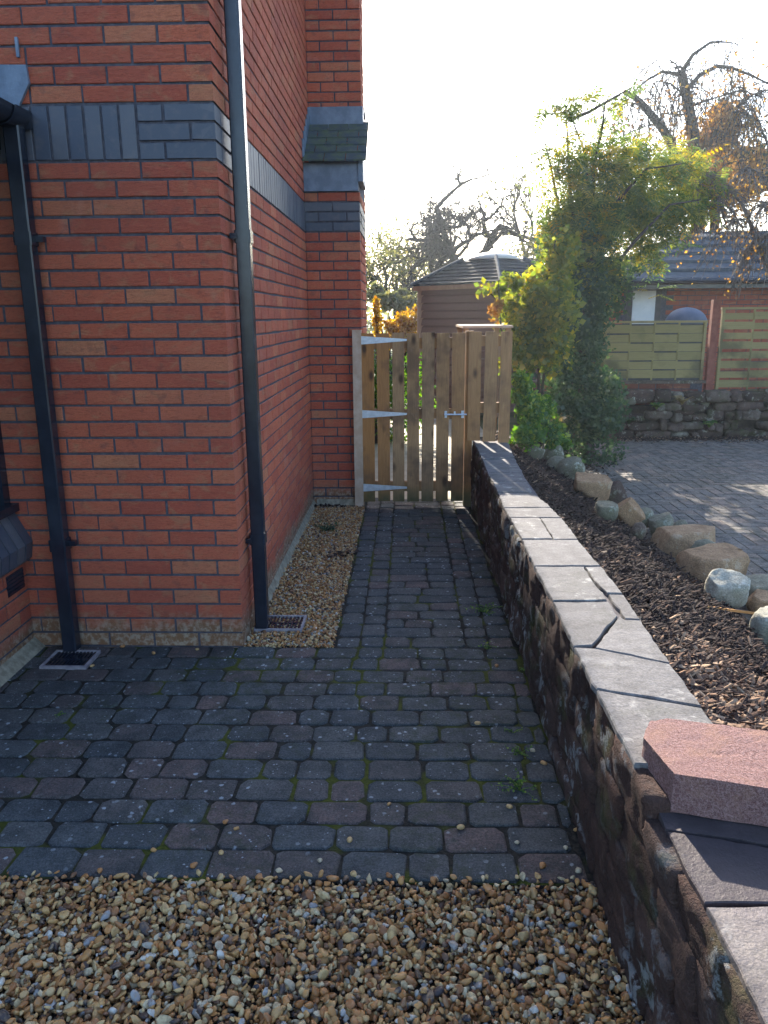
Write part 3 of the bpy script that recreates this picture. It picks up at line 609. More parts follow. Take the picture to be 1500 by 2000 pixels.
# pink kerb block
bl = empty('concrete_block', (1.55, -1.95, 0.5), 'pinkish rough concrete block lying on top of the wall end', 'block')
base = [(1.408, -2.04), (2.05, -2.22), (2.12, -1.98), (1.74, -1.86), (1.47, -1.79), (1.425, -1.80), (1.385, -1.885)]
import bmesh
bm = bmesh.new(); vs = [bm.verts.new((x, y, 0.503)) for x, y in base]; f = bm.faces.new(vs); ex = bmesh.ops.extrude_face_region(bm, geom=[f])
for v in ex['geom']:
    if isinstance(v, bmesh.types.BMVert): v.co.z = 0.60
bmesh.ops.recalc_face_normals(bm, faces=bm.faces[:]); bmesh.ops.triangulate(bm, faces=bm.faces[:])
for _ in range(4): bmesh.ops.subdivide_edges(bm, edges=[e for e in bm.edges if e.calc_length() > 0.012], cuts=1, use_grid_fill=True); bmesh.ops.triangulate(bm, faces=bm.faces[:])
for v in bm.verts:
    n_ = noise.noise(v.co*60)*0.0016 + noise.noise(v.co*160)*0.0012 + noise.noise(v.co*14)*0.004 + min(0, noise.noise(v.co*32)+0.15)*0.006; v.co += Vector((v.co.x-1.7, v.co.y+1.98, (v.co.z-0.55)*3)).normalized()*n_
me = bpy.data.meshes.new('block_body'); bm.to_mesh(me); bm.free(); me.materials.append(M['pink_block']); o = bpy.data.objects.new('block_body', me); S.collection.objects.link(o); o.parent = bl; o.matrix_parent_inverse = Matrix.Translation(bl.location).inverted()
# ------------------------------------------------------------------ MULCH BED
b = MB(); xs = np.linspace(1.60, 2.75, 24); yy = np.linspace(-1.93, 4.6, 80)
V = [(x, y, float(bed(x))-0.012+0.006*noise.noise(Vector((x*9, y*9, 0)))) for y in yy for x in xs]; F = [(j*24+i, j*24+i+1, (j+1)*24+i+1, (j+1)*24+i) for j in range(79) for i in range(23)]
b.add(V, np.array(F)); tag(b.build('bed_soil', M['soil'], smooth=True), kind='structure')
b = MB()
TVc = np.array([(-1,-.6,-1),(1,-1,-1),(.85,.7,-1),(-.9,1,-1),(-.8,-.5,1),(.7,-.8,1),(.9,.4,1),(-1,.6,1)], float); TFc = np.array([(0,3,2,1),(4,5,6,7),(0,1,5,4),(1,2,6,5),(2,3,7,6),(3,0,4,7)])
k = 36000; X = rng.uniform(1.615, 2.62, k); Y = rng.uniform(-1.9, 4.0, k)**1; Y = np.where(rng.random(k) < 0.45, rng.uniform(-1.9, 0.6, k), Y)
edge = 2.42 - 0.0*Y; keep = X < edge + 0.08*np.sin(Y*3) + rng.normal(0, 0.04, k); X, Y = X[keep], Y[keep]; k = len(X)
L = rng.lognormal(math.log(0.021), 0.55, k).clip(0.007, 0.07); W_ = rng.uniform(0.0025, 0.011, k); T_ = rng.uniform(0.0008, 0.0025, k)
P = np.stack([X, Y, bed(X)+rng.uniform(-0.006, 0.014, k)], -1); Mx = rand_rot(k, 0.38)*np.stack([L, W_, T_], -1)[:, None, :]
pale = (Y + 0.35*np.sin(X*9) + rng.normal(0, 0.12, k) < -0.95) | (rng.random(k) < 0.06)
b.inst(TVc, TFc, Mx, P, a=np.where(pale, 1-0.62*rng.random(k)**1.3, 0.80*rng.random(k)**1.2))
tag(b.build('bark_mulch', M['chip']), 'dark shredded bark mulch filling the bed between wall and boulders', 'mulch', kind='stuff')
# stake on mulch
p0, p1 = onbed(1388, 1192), onbed(1500, 1206); b = MB(); d = nrm(p1-p0); b.obox((p0+p1)/2+np.array([0, 0, 0.014]), (d, nrm(np.cross([0, 0, 1], d)), nrm(np.cross(d, nrm(np.cross([0, 0, 1], d))))), (np.linalg.norm(p1-p0)/2+0.04, 0.006, 0.006))
tag(b.build('wooden_stake', M['stake']), 'thin orange wooden stake lying on the bark by the boulders', 'stake')
# ------------------------------------------------------------------ BOULDERS
def boulder(x0, x1, y0, y1, mt, label, ang=0, depth=0.8, tilt=0.0):
    P = onbed((x0+x1)/2, y1-3); d = np.linalg.norm(P-CAM); w_ = (x1-x0)/F_PX*d/2; h_ = (y1-y0)/F_PX*d/2*1.2; w_ *= 1.06
    s_ = abs(hash(label)) % 1000; s_ = sum(ord(c) for c in label) % 997
    TV, TF = ICO4; V = TV.copy(); rs = np.random.default_rng(s_)
    if ang:
        V = V/(np.abs(V).max(1)**(0.85*ang))[:, None]
        for _ in range(int(6*ang)+2):
            nn = nrm(rs.normal(size=3)*np.array([1, 1, 0.55])); dd = V @ nn; V -= np.maximum(dd-rs.uniform(0.72, 0.95), 0)[:, None]*nn
        nn = nrm((rs.normal(0, 0.08), rs.normal(0, 0.10)-0.05, 1)); dd = V @ nn; V -= np.maximum(dd-0.5, 0)[:, None]*nn
        V /= np.abs(V).max(0)
    nz = np.array([0.13*(1-0.7*ang)*noise.noise(Vector(v*1.4+s_)) + 0.05*(1-0.4*ang)*noise.noise(Vector(v*4+s_)) + 0.03*noise.noise(Vector(v*9+s_)) + 0.012*noise.noise(Vector(v*22+s_)) for v in V]); V = V*(1+nz)[:, None]
    V = V*np.array([w_, w_*depth, h_]); an = rs.uniform(-0.25, 0.25); ca, sa = math.cos(an), math.sin(an); V = V @ np.array([[ca, sa, 0], [-sa, ca, 0], [0, 0, 1]])
    if tilt: ca, sa = math.cos(tilt), math.sin(tilt); V = V @ np.array([[ca, 0, -sa], [0, 1, 0], [sa, 0, ca]])
    b = MB(); b.add(V, TF, rs.random()); o = b.build('boulder', mt, smooth=True); o.location = (P[0], P[1]+w_*depth*0.5, P[2]+h_*0.8)
    tag(o, label, 'boulder', 'boulders edging the mulch bed')
bo = [(1022,1062,868,900,'lichen_rock','long pale stone, farthest of the row by the fence',0.5,0.6,0.5),(1056,1100,872,908,'lichen_rock','round lichened stone just behind the long pale one by the fence',0,0.9,0),
(1070,1108,898,926,'lichen_rock','small squat grey stone between two rounder lichened stones',0,0.8,0),(1093,1141,900,942,'lichen_rock','round green-grey boulder next to the orange angular rock',0,0.9,0),
(1127,1198,930,984,'sandstone','orange brown angular rock with a flat sunlit top',1,0.8,0.1),(1173,1217,940,990,'rubble','upright pointed slab leaning behind the angular orange rock',0.8,0.4,-0.5),
(1165,1206,980,1022,'lichen_rock','dark grey rounded stone in front of the pointed slab',0.2,0.8,0),(1198,1248,972,1030,'sandstone','wedge shaped buff stone with a bright sloping face',0.8,0.6,-0.6),
(1228,1280,1000,1034,'lichen_rock','low pillow shaped stone beside the wedge shaped one',0,0.7,0),(1268,1313,1003,1053,'lichen_rock','upright mottled egg shaped stone touching the big flat sandstone',0.1,0.6,-0.3),
(1234,1262,1028,1058,'rubble','small round brown stone in the mulch in front of the row',0,0.8,0),(1288,1402,1030,1096,'sandstone','large flat topped buff sandstone block',1,0.7,0.05),
(1316,1344,1023,1050,'lichen_rock','little rounded stone peeping behind the big flat sandstone',0,0.8,0),(1345,1402,1064,1104,'lichen_rock','blue-grey smooth stone tucked between the two sandstone slabs',0,0.8,0),
(1348,1452,1078,1156,'sandstone','long low sandstone slab behind the white boulder',1,0.9,0.15),(1386,1460,1124,1190,'white_rock','white lichen covered round boulder',0.1,0.8,0),
(1456,1530,1132,1190,'lichen_rock','rounded olive boulder at the right beside the white one',0.1,0.8,0),(1470,1540,1162,1208,'sandstone','small buff stone at the right just above the wooden stake',0.2,0.8,0),
(1474,1560,1194,1266,'white_rock','pale yellowish boulder at the right, nearest of the row',0.1,0.8,0)]
for x0, x1, y0, y1, m_, lb, an, dp, tl in bo: boulder(x0, x1, y0, y1, M[m_], lb, an, dp, tl)
# ------------------------------------------------------------------ GATE AND FENCE
GY = 2.972
def board(mb, x0, x1, y0, z0, z1, th=0.02, a=None):
    dx = rng.normal(0, 0.0015, 4); mb.add([(x0+dx[0], y0, z0), (x1+dx[1], y0, z0), (x1+dx[1], y0+th, z0), (x0+dx[0], y0+th, z0), (x0+dx[2], y0, z1), (x1+dx[3], y0, z1), (x1+dx[3], y0+th, z1), (x0+dx[2], y0+th, z1)],
        np.array([(0,3,2,1),(4,5,6,7),(0,1,5,4),(1,2,6,5),(2,3,7,6),(3,0,4,7)]), a)
gate = empty('wooden_gate', (0.45, GY, 0), 'slatted wooden gate with three steel strap hinges at the end of the path', 'gate')
xz = lambda xz_: float(at(660+xz_/3.75, 780, GY)[0])
bds = [(178,264),(290,374),(401,484),(508,594),(617,702),(722,810),(835,924)]
shade = [0.02, 0.12, 0.5, 0.45, 0.6, 0.4, 0.3]
for (a0, a1), s_ in zip(bds, shade):
    b = MB(); board(b, xz(a0-1.5), xz(a1+2.5), GY, 0.045+rng.normal(0, .003), 1.455+rng.normal(0, .003), 0.018, s_); b.build('board', M['timber'], gate)
for z0 in (0.13, 0.75, 1.33):
    b = MB(); b.box((xz(180), GY+0.018, z0), (xz(922), GY+0.052, z0+0.085), 0.2); b.build('rail', M['timber'], gate)
def hinge(z0):
    b = MB(); X0, X1 = xz(170), xz(505); n = 8; V = []
    for k in range(n+1):
        f = k/n; x = X0+(X1-X0)*f; h = 0.026*(1-f)+0.008; V += [(x, GY-0.005, z0-h), (x, GY-0.005, z0+h), (x, GY-0.0005, z0-h), (x, GY-0.0005, z0+h)]
    F = []
    for k in range(n): a_, c_ = 4*k, 4*k+4; F += [(a_, c_, c_+1, a_+1), (a_+1, c_+1, c_+3, a_+3), (a_, a_+2, c_+2, c_)]
    F += [(4*n, 4*n+2, 4*n+3, 4*n+1)]
    b.add(V, np.array(F)); b.tube([(X0-0.006, GY-0.008, z0-0.05), (X0-0.006, GY-0.008, z0+0.05)], 0.008, 10)
    b.box((X0-0.035, GY-0.012, z0-0.062), (X0-0.008, GY-0.0085, z0+0.062)); 
    o = b.build('strap_hinge', M['steel'], gate)
    for x_, dz in ((X0+0.03, 0), (X0+0.13, 0), (X0+0.25, 0), (X0-0.022, 0.04), (X0-0.022, -0.04)): c = MB(); c.tube([(x_, GY-0.014, z0+dz), (x_, GY-0.006, z0+dz)], 0.006, 8); c.build('bolt', M['steel'], o)
for z0 in (1.40, 0.795, 0.165): hinge(z0)
b = MB(); zl = 0.79; b.tube([(xz(780), GY-0.014, zl), (xz(945), GY-0.014, zl)], 0.007, 8); b.box((xz(782), GY-0.008, zl-0.028), (xz(800), GY-0.001, zl+0.028)); b.box((xz(905), GY-0.008, zl-0.03), (xz(925), GY-0.001, zl+0.03)); b.box((xz(850), GY-0.022, zl-0.005), (xz(862), GY-0.008, zl+0.025)); b.build('latch', M['steel'], gate)
gp = MB(); gp.box((float(at(690, 780, GY-0.02)[0]), GY-0.02, -0.02), (float(at(707, 780, GY-0.02)[0]), GY+0.05, 1.482), 0.9); o = gp.build('gate_post', M['pale_timber']); tag(o, 'pale square timber post against the brick wall, carrying the gate hinges', 'post')
XF0 = float(at(907, 780, GY)[0])
fen = empty('wooden_fence', (1.5, GY, 0), 'short slatted wooden fence standing over the low wall, right of the gate', 'fence')
b = MB(); b.box((XF0+0.005, GY+0.008, -0.02), (XF0+0.07, GY+0.08, 1.468), 0.1); b.build('post', M['timber'], fen)
xf = lambda v: float(at(860+v/6, 780, GY)[0])
for (a0, a1, z0, s_) in ((322, 470, 0.57, 0.3), (512, 655, 0.562, 0.42), (690, 822, 0.552, 0.35)):
    b = MB(); board(b, xf(a0), xf(a1), GY-0.012, z0, 1.462, 0.018, s_); b.build('board', M['timber'], fen)
for z0, z1 in ((0.80, 0.885), (1.345, 1.43)):
    b = MB(); b.box((XF0+0.07, GY+0.008, z0), (xf(822), GY+0.045, z1), 0.2); b.build('rail', M['timber'], fen)
# timber store behind the fence: pale lid on posts
st = empty('timber_store', (1.55, 3.9, 0), 'small timber store with a pale sunlit lid behind the fence', 'store')
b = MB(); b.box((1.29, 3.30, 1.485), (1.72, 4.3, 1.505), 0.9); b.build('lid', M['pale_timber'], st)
for x_, y_ in ((1.30, 3.32), (1.66, 3.32), (1.30, 4.22), (1.66, 4.22)):
    b = MB(); b.box((x_, y_, 0), (x_+0.045, y_+0.045, 1.483), 0.5); b.build('leg', M['timber'], st)
# ------------------------------------------------------------------ BACKGROUND BUILDINGS
WY = 6.7
dw = empty('dry_stone_wall', (4.5, WY, 0), 'mossy rubble stone wall below the fence panels across the driveway', 'wall')
b = MB(); z = 0.0; sd_ = 500
while z < 0.50:
    h = random.uniform(0.09, 0.15); x = 2.6
    while x < 8.5:
        L = random.choice([0.1, 0.15, 0.2, 0.28, 0.38])*random.uniform(0.85, 1.15); sd_ += 1
        if random.random() < 0.93: h2 = h*random.uniform(0.7, 1.15); rock_box(b, (x+L/2, WY+0.1+random.uniform(-0.04, 0.04), z+h2/2+random.uniform(-0.01, 0.015)), (L/2-0.002, 0.12, h2/2), sd_, 0.026, ICO3, pw=0.86)
        x += L
    z += h
b.build('stones', M['rubble'], dw, smooth=True)
b = MB(); b.box((2.5, WY+0.12, 0), (8.5, WY+0.3, 0.42)); b.build('core', M['soil'], dw)
lw = empty('low_brick_wall', (3.6, 6.95, 0), 'low red brick wall with coping under the shorter fence panel', 'wall')
b = MB(); rc = []
for r_ in range(9):
    z0 = r_*0.075+0.03; x = 2.3+(0.11 if r_ % 2 else 0)
    while x < 4.5: rc.append((x, x+0.215, z0, z0+0.065)); x += 0.225
b.blocks((0, 6.95, 0), (1, 0, 0), (0, 0, 1), (0, -1, 0), rc, 0.05, 0.003, 0.001); b.build('brickwork', M['old_brick'], lw)
b = MB(); b.box((2.3, 6.957, 0), (4.7, 7.1, 0.70)); b.build('mortar', M['mortar'], lw)
b = MB(); b.box((2.3, 6.90, 0.70), (4.72, 7.12, 0.738)); b.build('coping', M['rubble'], lw)
FY = 7.0
def panel(px0, px1, py0, py1, rows, label, cols, gap=0.0, seed=0):
    A = at(px0, py1, FY); B = at(px1, py0, FY); X0, X1, Z0, Z1 = A[0], B[0], A[2], B[2]
    r = empty('woven_fence', ((X0+X1)/2, FY, Z0), label, 'fence panel', 'woven fence panels across the driveway')
    b = MB(); H = (Z1-Z0-0.05)/rows
    for i in range(rows):
        for j in range(cols):
            xa, xb = X0+0.03+(X1-X0-0.06)*j/cols, X0+0.03+(X1-X0-0.06)*(j+1)/cols; f = (i+j) % 2
            y0 = FY-(0.012 if f else -0.006); hh = H*(1.0 if gap == 0 else (1.0-gap))
            b.obox(((xa+xb)/2, y0, Z0+0.03+H*(i+0.5)+(0.004 if f else -0.004)), ((1, 0, 0), (0, 1, 0), (0, 0, 1)), ((xb-xa)/2+0.004, 0.004, hh/2*((1.0 if f else 0.86) if gap else (0.93 if f else 0.86))), a=0.3+0.45*random.random())
    b.build('slats', M['panel'], r)
    if not gap: b = MB(); b.box((X0+0.01, FY+0.006, Z0+0.01), (X1-0.01, FY+0.012, Z1-0.01), 0.1); b.build('shadow_backing', M['dark_frame'], r)  # closes the gaps; its dark colour stands for shadow lines between slats
    for (a_, c_) in ((0.0, 0.035), ((X1-X0)-0.035, X1-X0)):
        b = MB(); b.box((X0+a_, FY-0.028, Z0), (X0+c_, FY+0.02, Z1), 0.7); b.build('stile', M['panel'], r)
    b = MB(); b.box((X0-0.01, FY-0.032, Z1), (X1+0.01, FY+0.025, Z1+0.028), 0.6); b.build('top_rail', M['panel'], r)
    for j in range(1, cols):
        x = X0+0.03+(X1-X0-0.06)*j/cols; b = MB(); b.box((x-0.011, FY-0.006, Z0), (x+0.011, FY+0.012, Z1), 0.8); b.build('batten', M['panel'], r)
panel(1080, 1380, 630, 745, 6, 'shorter woven fence panel on the low brick wall', 6)
panel(1394, 1720, 602, 782, 9, 'taller woven fence panel to the right of the red post', 5, 0.22)
b = MB(); b.box((at(1382, 700, FY)[0], FY-0.03, 0.3), (at(1396, 700, FY)[0], FY+0.05, 1.76)); tag(b.build('fence_post', M['red_post']), 'red stained post between the two woven fence panels', 'post')
# garage
GYY = 9.6
ga = empty('brick_garage', (7, GYY, 0), 'red brick garage with dark ribbed tile roof behind the fence panels', 'garage')
def wx(px, Y, py=600): return float(at(px, py, Y)[0])
def wz(px, py, Y): return float(at(px, py, Y)[2])
b = MB(); rc = []; ez = wz(1400, 546, GYY-0.3)
x_l = wx(1150, GYY)
for r_ in range(29):
    z0 = r_*0.075; x = x_l+(0.11 if r_ % 2 else 0)
    while x < 12: rc.append((x, x+0.215, z0, z0+0.065)); x += 0.225
dx0, dx1 = wx(1222, GYY), wx(1290, GYY)
rc = [q for q in rc if q[3] < ez-0.02 and not (q[1] > dx0 and q[0] < dx1)]
b.blocks((0, GYY, 0), (1, 0, 0), (0, 0, 1), (0, -1, 0), rc, 0.05, 0.003, 0.001); b.build('wall', M['far_brick'], ga)
b = MB(); b.box((x_l, GYY+0.007, 0), (12, GYY+4, ez)); b.build('mortar', M['mortar'], ga)
b = MB(); b.box((dx0, GYY-0.02, 0), (dx1, GYY+0.005, ez-0.06)); df = b.build('door_frame', M['dark_frame'], ga)
b = MB(); b.box((wx(1234, GYY), GYY-0.035, 0), (wx(1278, GYY), GYY-0.022, wz(1256, 568, GYY))); b.build('door', M['white'], df)
b = MB()
zt = wz(1400, 452, GYY+1.5); nr = 6; y0e, ze = GYY-0.42, ez-0.0
x_r0, x_r1 = wx(1190, GYY)-0.2, 12.5
hipx = lambda f: x_r0 + f*(wx(1320, GYY+1.5)-x_r0)
for k in range(nr):
    f0, f1 = k/nr, (k+1)/nr; ya, yb = y0e+1.92*f0, y0e+1.92*(f1+0.05); za, zb = ze+(zt-ze)*f0, ze+(zt-ze)*f1
    xa, xb = hipx(f0), hipx(f1)
    V = [(xa, ya, za+0.035), (x_r1, ya, za+0.035), (x_r1, yb, zb+0.012), (xb, yb, zb+0.012), (xa, ya, za-0.01), (x_r1, ya, za-0.01), (x_r1, yb, zb-0.02), (xb, yb, zb-0.02)]
    b.add(V, np.array([(0,1,2,3),(4,7,6,5),(0,4,5,1),(1,5,6,2),(2,6,7,3),(3,7,4,0)]))
b.add([(hipx(1), y0e+1.92, zt), (x_r1, y0e+1.92, zt), (x_r1, y0e+3.9, ze), (x_r0, y0e+3.9, ze)], [(0, 1, 2, 3)]); b.build('roof', M['slate'], ga)
b = MB(); b.tube([(x_r0, y0e-0.04, ze-0.02), (x_r1, y0e-0.04, ze-0.02)], 0.055, 10); b.box((x_r0, y0e, ze-0.13), (x_r1, GYY-0.001, ze-0.02)); b.build('gutter', M['black_pvc'], ga)
# domed bin
bn = empty('garden_bin', (5, 8.4, 0), 'slate blue plastic bin with a domed lid showing above the fence panel', 'bin')
bc = at(1342, 600, 8.4); rb = 37/F_PX*12.0*0.98
b = MB(); prof = [(0.80, 0.0), (0.86, 0.4), (0.93, 0.8), (0.98, 1.2), (1.0, 1.42)]; n = 28
V = [(bc[0]+rb*r_*math.cos(2*PI*k/n), 8.4+rb*r_*math.sin(2*PI*k/n), z_) for r_, z_ in prof for k in range(n)]; F = [(i*n+k, i*n+(k+1) % n, (i+1)*n+(k+1) % n, (i+1)*n+k) for i in range(len(prof)-1) for k in range(n)]
b.add(V, np.array(F)); b.build('body', M['bin'], bn, smooth=True)
b = MB(); top = bc[2]+0.0; prof = [(1.06, 1.40), (1.07, 1.45)] + [(1.05*math.cos(a_), 1.45+(top-1.45)*math.sin(a_)) for a_ in np.linspace(0.1, 1.5, 8)]
V = [(bc[0]+rb*r_*math.cos(2*PI*k/n), 8.4+rb*r_*math.sin(2*PI*k/n), z_) for r_, z_ in prof for k in range(n)]; F = [(i*n+k, i*n+(k+1) % n, (i+1)*n+(k+1) % n, (i+1)*n+k) for i in range(len(prof)-1) for k in range(n)]
b.add(V, F + [tuple((len(prof)-1)*n+k for k in range(n))]); b.build('lid', M['bin'], bn, smooth=True)
# summerhouse
SY = 9.3
sh = empty('summerhouse', (2.1, SY, 0), 'brown shiplap summerhouse with a dark tiled hipped roof and pale dome', 'summerhouse')
pA = at(803, 559, 10.3); pB = at(978, 549, 8.9)      # left eave corner, near eave corner
A2 = pA[:2]; B2 = pB[:2]; e = B2-A2; L = np.linalg.norm(e); u_ = e/L; v_ = np.array([-u_[1], u_[0]])
if v_[1] < 0: v_ = -v_
C2 = B2 + v_*L; D2 = A2 + v_*L; cen = (A2+B2+C2+D2)/4; ez_ = (pA[2]+pB[2])/2; tz_ = float(at(960, 508, cen[1])[2])
cor = [A2, B2, C2, D2]; b = MB(); nr = 7; Rf = 0.36
for s_ in range(4):
    P, Q = cor[s_], cor[(s_+1) % 4]
    for k in range(nr):
        f0, f1 = k/nr*(1-Rf), ((k+1)/nr+0.02)*(1-Rf); z0, z1 = ez_+(tz_-ez_)*k/nr, ez_+(tz_-ez_)*(k+1)/nr
        a0, b0 = P+(cen-P)*f0, Q+(cen-Q)*f0; a1, b1 = P+(cen-P)*f1, Q+(cen-Q)*f1
        V = [(*a0, z0+0.02), (*b0, z0+0.02), (*b1, z1+0.004), (*a1, z1+0.004), (*a0, z0-0.005), (*b0, z0-0.005)]
        b.add(V, [(0, 1, 2, 3), (4, 5, 1, 0)])
b.build('roof', M['shed_slate'], sh)
for s_ in range(4):
    b = MB(); P = cor[s_]; b.tube([(*P, ez_+0.015), (*(P+(cen-P)*(1-Rf)), tz_+0.03)], 0.03, 8); b.build('hip_cap', M['slate'], sh)
b = MB(); n = 28; rd = np.linalg.norm((A2-cen))*Rf*0.86; prof = [(1.0, 0.0), (1.0, 0.02), (0.85, 0.06), (0.6, 0.10), (0.3, 0.125), (0.05, 0.135)]
V = [(cen[0]+rd*r_*math.cos(2*PI*k/n), cen[1]+rd*r_*math.sin(2*PI*k/n), tz_+z_) for r_, z_ in prof for k in range(n)]; F = [(i*n+k, i*n+(k+1) % n, (i+1)*n+(k+1) % n, (i+1)*n+k) for i in range(len(prof)-1) for k in range(n)]
b.add(V, F + [tuple((len(prof)-1)*n+k for k in range(n))]); b.build('dome', M['dome'], sh, smooth=True)
w4 = [cen+(p-cen)*0.88 for p in cor]; b = MB(); hb = 0.125
for s_ in range(4):
    P, Q = w4[s_], w4[(s_+1) % 4]; d_ = nrm(np.append(Q-P, 0)); n_ = np.array([d_[1], -d_[0], 0]); z = 0.05
    if np.dot(n_[:2], (P+Q)/2-cen) < 0: n_ = -n_
    while z < ez_-0.05:
        z1 = min(z+hb, ez_-0.03); p0 = np.append(P, 0); q0 = np.append(Q, 0); o1, o2 = n_*0.04, n_*0.004
        V = [p0+o1+[0, 0, z], q0+o1+[0, 0, z], q0+o1*0.7+[0, 0, z1-0.03], p0+o1*0.7+[0, 0, z1-0.03], p0+o2+[0, 0, z1], q0+o2+[0, 0, z1], p0-o1+[0, 0, z], q0-o1+[0, 0, z]]
        b.add(V, [(0, 1, 2, 3), (3, 2, 5, 4), (6, 7, 1, 0)]); z = z1
b.build('wall', M['shed'], sh)
for P in w4:
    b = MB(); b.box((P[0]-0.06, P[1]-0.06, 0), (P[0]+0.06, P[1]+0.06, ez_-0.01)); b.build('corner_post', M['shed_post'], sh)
b = MB()
for s_ in range(4):
    P, Q = cor[s_], cor[(s_+1) % 4]; d_ = nrm(np.append(Q-P, 0)); n_ = np.cross(d_, [0, 0, 1]); m_ = np.append((P+Q)/2, ez_-0.05)
    b.obox(m_+(np.append(cen, ez_-0.05)-m_)*0.02, (d_, n_, (0, 0, 1)), (np.linalg.norm(Q-P)/2*0.97, 0.012, 0.035))
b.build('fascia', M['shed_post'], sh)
b = MB(); b.add([(*(cen+(p-cen)*0.96), ez_-0.03) for p in cor], [(0, 1, 2, 3)]); b.build('soffit', M['shed'], sh)
# ------------------------------------------------------------------ VEGETATION
LEAF = np.array([(0, 0, 0), (0.5, -0.42, 0.06), (1.0, 0, -0.02), (0.5, 0.42, 0.06)]); LEAFF = np.array([(0, 1, 2), (0, 2, 3)])
def leaf_cloud(mb, clumps, n, smin, smax, shell=0.35):
    """clumps: (x,y,z,rx,ry,rz,weight)"""
    Cc = np.array(clumps, float); w_ = Cc[:, 6]/Cc[:, 6].sum(); idx = rng.choice(len(Cc), n, p=w_)
    d = rng.normal(size=(n, 3)); d /= np.linalg.norm(d, axis=1)[:, None]; r = rng.random(n)**shell
    # sub-clumping: gather leaves round twig centres
    P = Cc[idx, :3] + d*r[:, None]*Cc[idx, 3:6]
    nc = max(8, n//40); ci = rng.integers(0, n, nc); cid = rng.integers(0, nc, n)
    near = rng.random(n) < 0.55; own = ci[cid]; same = near
    off = rng.normal(size=(n, 3))*Cc[idx[own], 3:6]*0.13
    P[same] = (P[own] + off)[same]
    Mx = rand_rot(n)*rng.uniform(smin, smax, n)[:, None, None]
    cl = np.where(same, ((cid*0.61803) % 1.0)*0.6+rng.random(n)*0.4, rng.random(n))
    mb.inst(LEAF, LEAFF, Mx, P, a=cl)
    return P
def ell(px, py, Y, rx, ry, w_=1.0, depth=None):
    P = at(px, py, Y); k = (np.dot(P-CAM, _F))/F_PX; return (P[0], P[1], P[2], rx*k, depth or (rx+ry)/2*k, ry*k, w_*rx*ry)
FR = []     # pinnate frond template: rachis along x, 11 leaflets
for k in range(6):
    x = 0.18+0.16*k
    for s_ in ((-1, 1) if k < 5 else (0,)):
        d_ = nrm((0.35, s_*1.0, 0.0)) if s_ else np.array([1.0, 0, 0]); p_ = nrm(np.cross([0, 0, 1], d_)); L_ = 0.34*(1-0.04*k); o_ = np.array([x, 0, -0.12*x*x]); dr = np.array([0, 0, -0.10])
        FR.append([o_, o_+d_*L_*0.45+p_*L_*0.17+dr*0.3, o_+d_*L_+dr, o_+d_*L_*0.45-p_*L_*0.17+dr*0.3])
FRV = np.array(FR).reshape(-1, 3); FRF = np.array([(4*i, 4*i+1, 4*i+2) for i in range(len(FR))] + [(4*i, 4*i+2, 4*i+3) for i in range(len(FR))])
def fronds(mb, clumps, n, smin, smax):
    Cc = np.array(clumps, float); w_ = Cc[:, 6]/Cc[:, 6].sum(); idx = rng.choice(len(Cc), n, p=w_); d = rng.normal(size=(n, 3)); d /= np.linalg.norm(d, axis=1)[:, None]
    P = Cc[idx, :3] + d*(rng.random(n)**0.4)[:, None]*Cc[idx, 3:6]
    az = rng.random(n)*2*PI; el = rng.normal(-0.25, 0.5, n); X = np.stack([np.cos(az)*np.cos(el), np.sin(az)*np.cos(el), np.sin(el)], -1); up = rng.normal(0, 0.35, (n, 3)) + np.array([0, 0, 1.0])
    Yv = np.cross(up, X); Yv /= np.linalg.norm(Yv, axis=1)[:, None]; Z = np.cross(X, Yv); s_ = rng.uniform(smin, smax, n)
    mb.inst(FRV, FRF, np.stack([X, Yv, Z], -1)*s_[:, None, None], P); return P
def grow(mb, p, d, L, r, lev, tips, gn=0.35, up=0.1, kids=(3, 5), sides=6, minr=0.003, ratio=0.62, spread=0.9, rr=0.6, droop=0.0):
    n = max(3, int(4+L*3)) if lev < 3 else 4; pts = [np.array(p, float)]; d = nrm(d); dirs = [d]
    for i in range(n):
        d = nrm(d + rng.normal(0, gn, 3)*0.6 + np.array([0, 0, up-droop*lev*0.5])); pts.append(pts[-1]+d*L/n); dirs.append(d)
    mb.tube(pts, np.linspace(r, max(r*0.55, minr), n+1), sides if r > 0.02 else 4, cap=False)
    if lev <= 0: tips.append(pts[-1]); return
    for k in range(random.randint(*kids)):
        i = random.randint(max(1, n//3), n); sdv = nrm(np.cross(dirs[i], rng.normal(size=3)))
        nd = nrm(dirs[i]*(1-spread*0.45)+sdv*spread*0.8); grow(mb, pts[i], nd, L*ratio*random.uniform(0.75, 1.2), max(r*rr*random.uniform(0.7, 1.0), minr), lev-1, tips, gn, up, kids, sides, minr, ratio, spread, rr, droop)
    tips.append(pts[-1])
def leaves_at(mb, tips, n, spread, smin, smax):
    T = np.array(tips); idx = rng.integers(0, len(T), n); P = T[idx]+rng.normal(0, spread, (n, 3)); mb.inst(LEAF, LEAFF, rand_rot(n)*rng.uniform(smin, smax, n)[:, None, None], P)
def plant(name, loc, label, cat, group=None): return empty(name, tuple(float(v) for v in loc), label, cat, group)
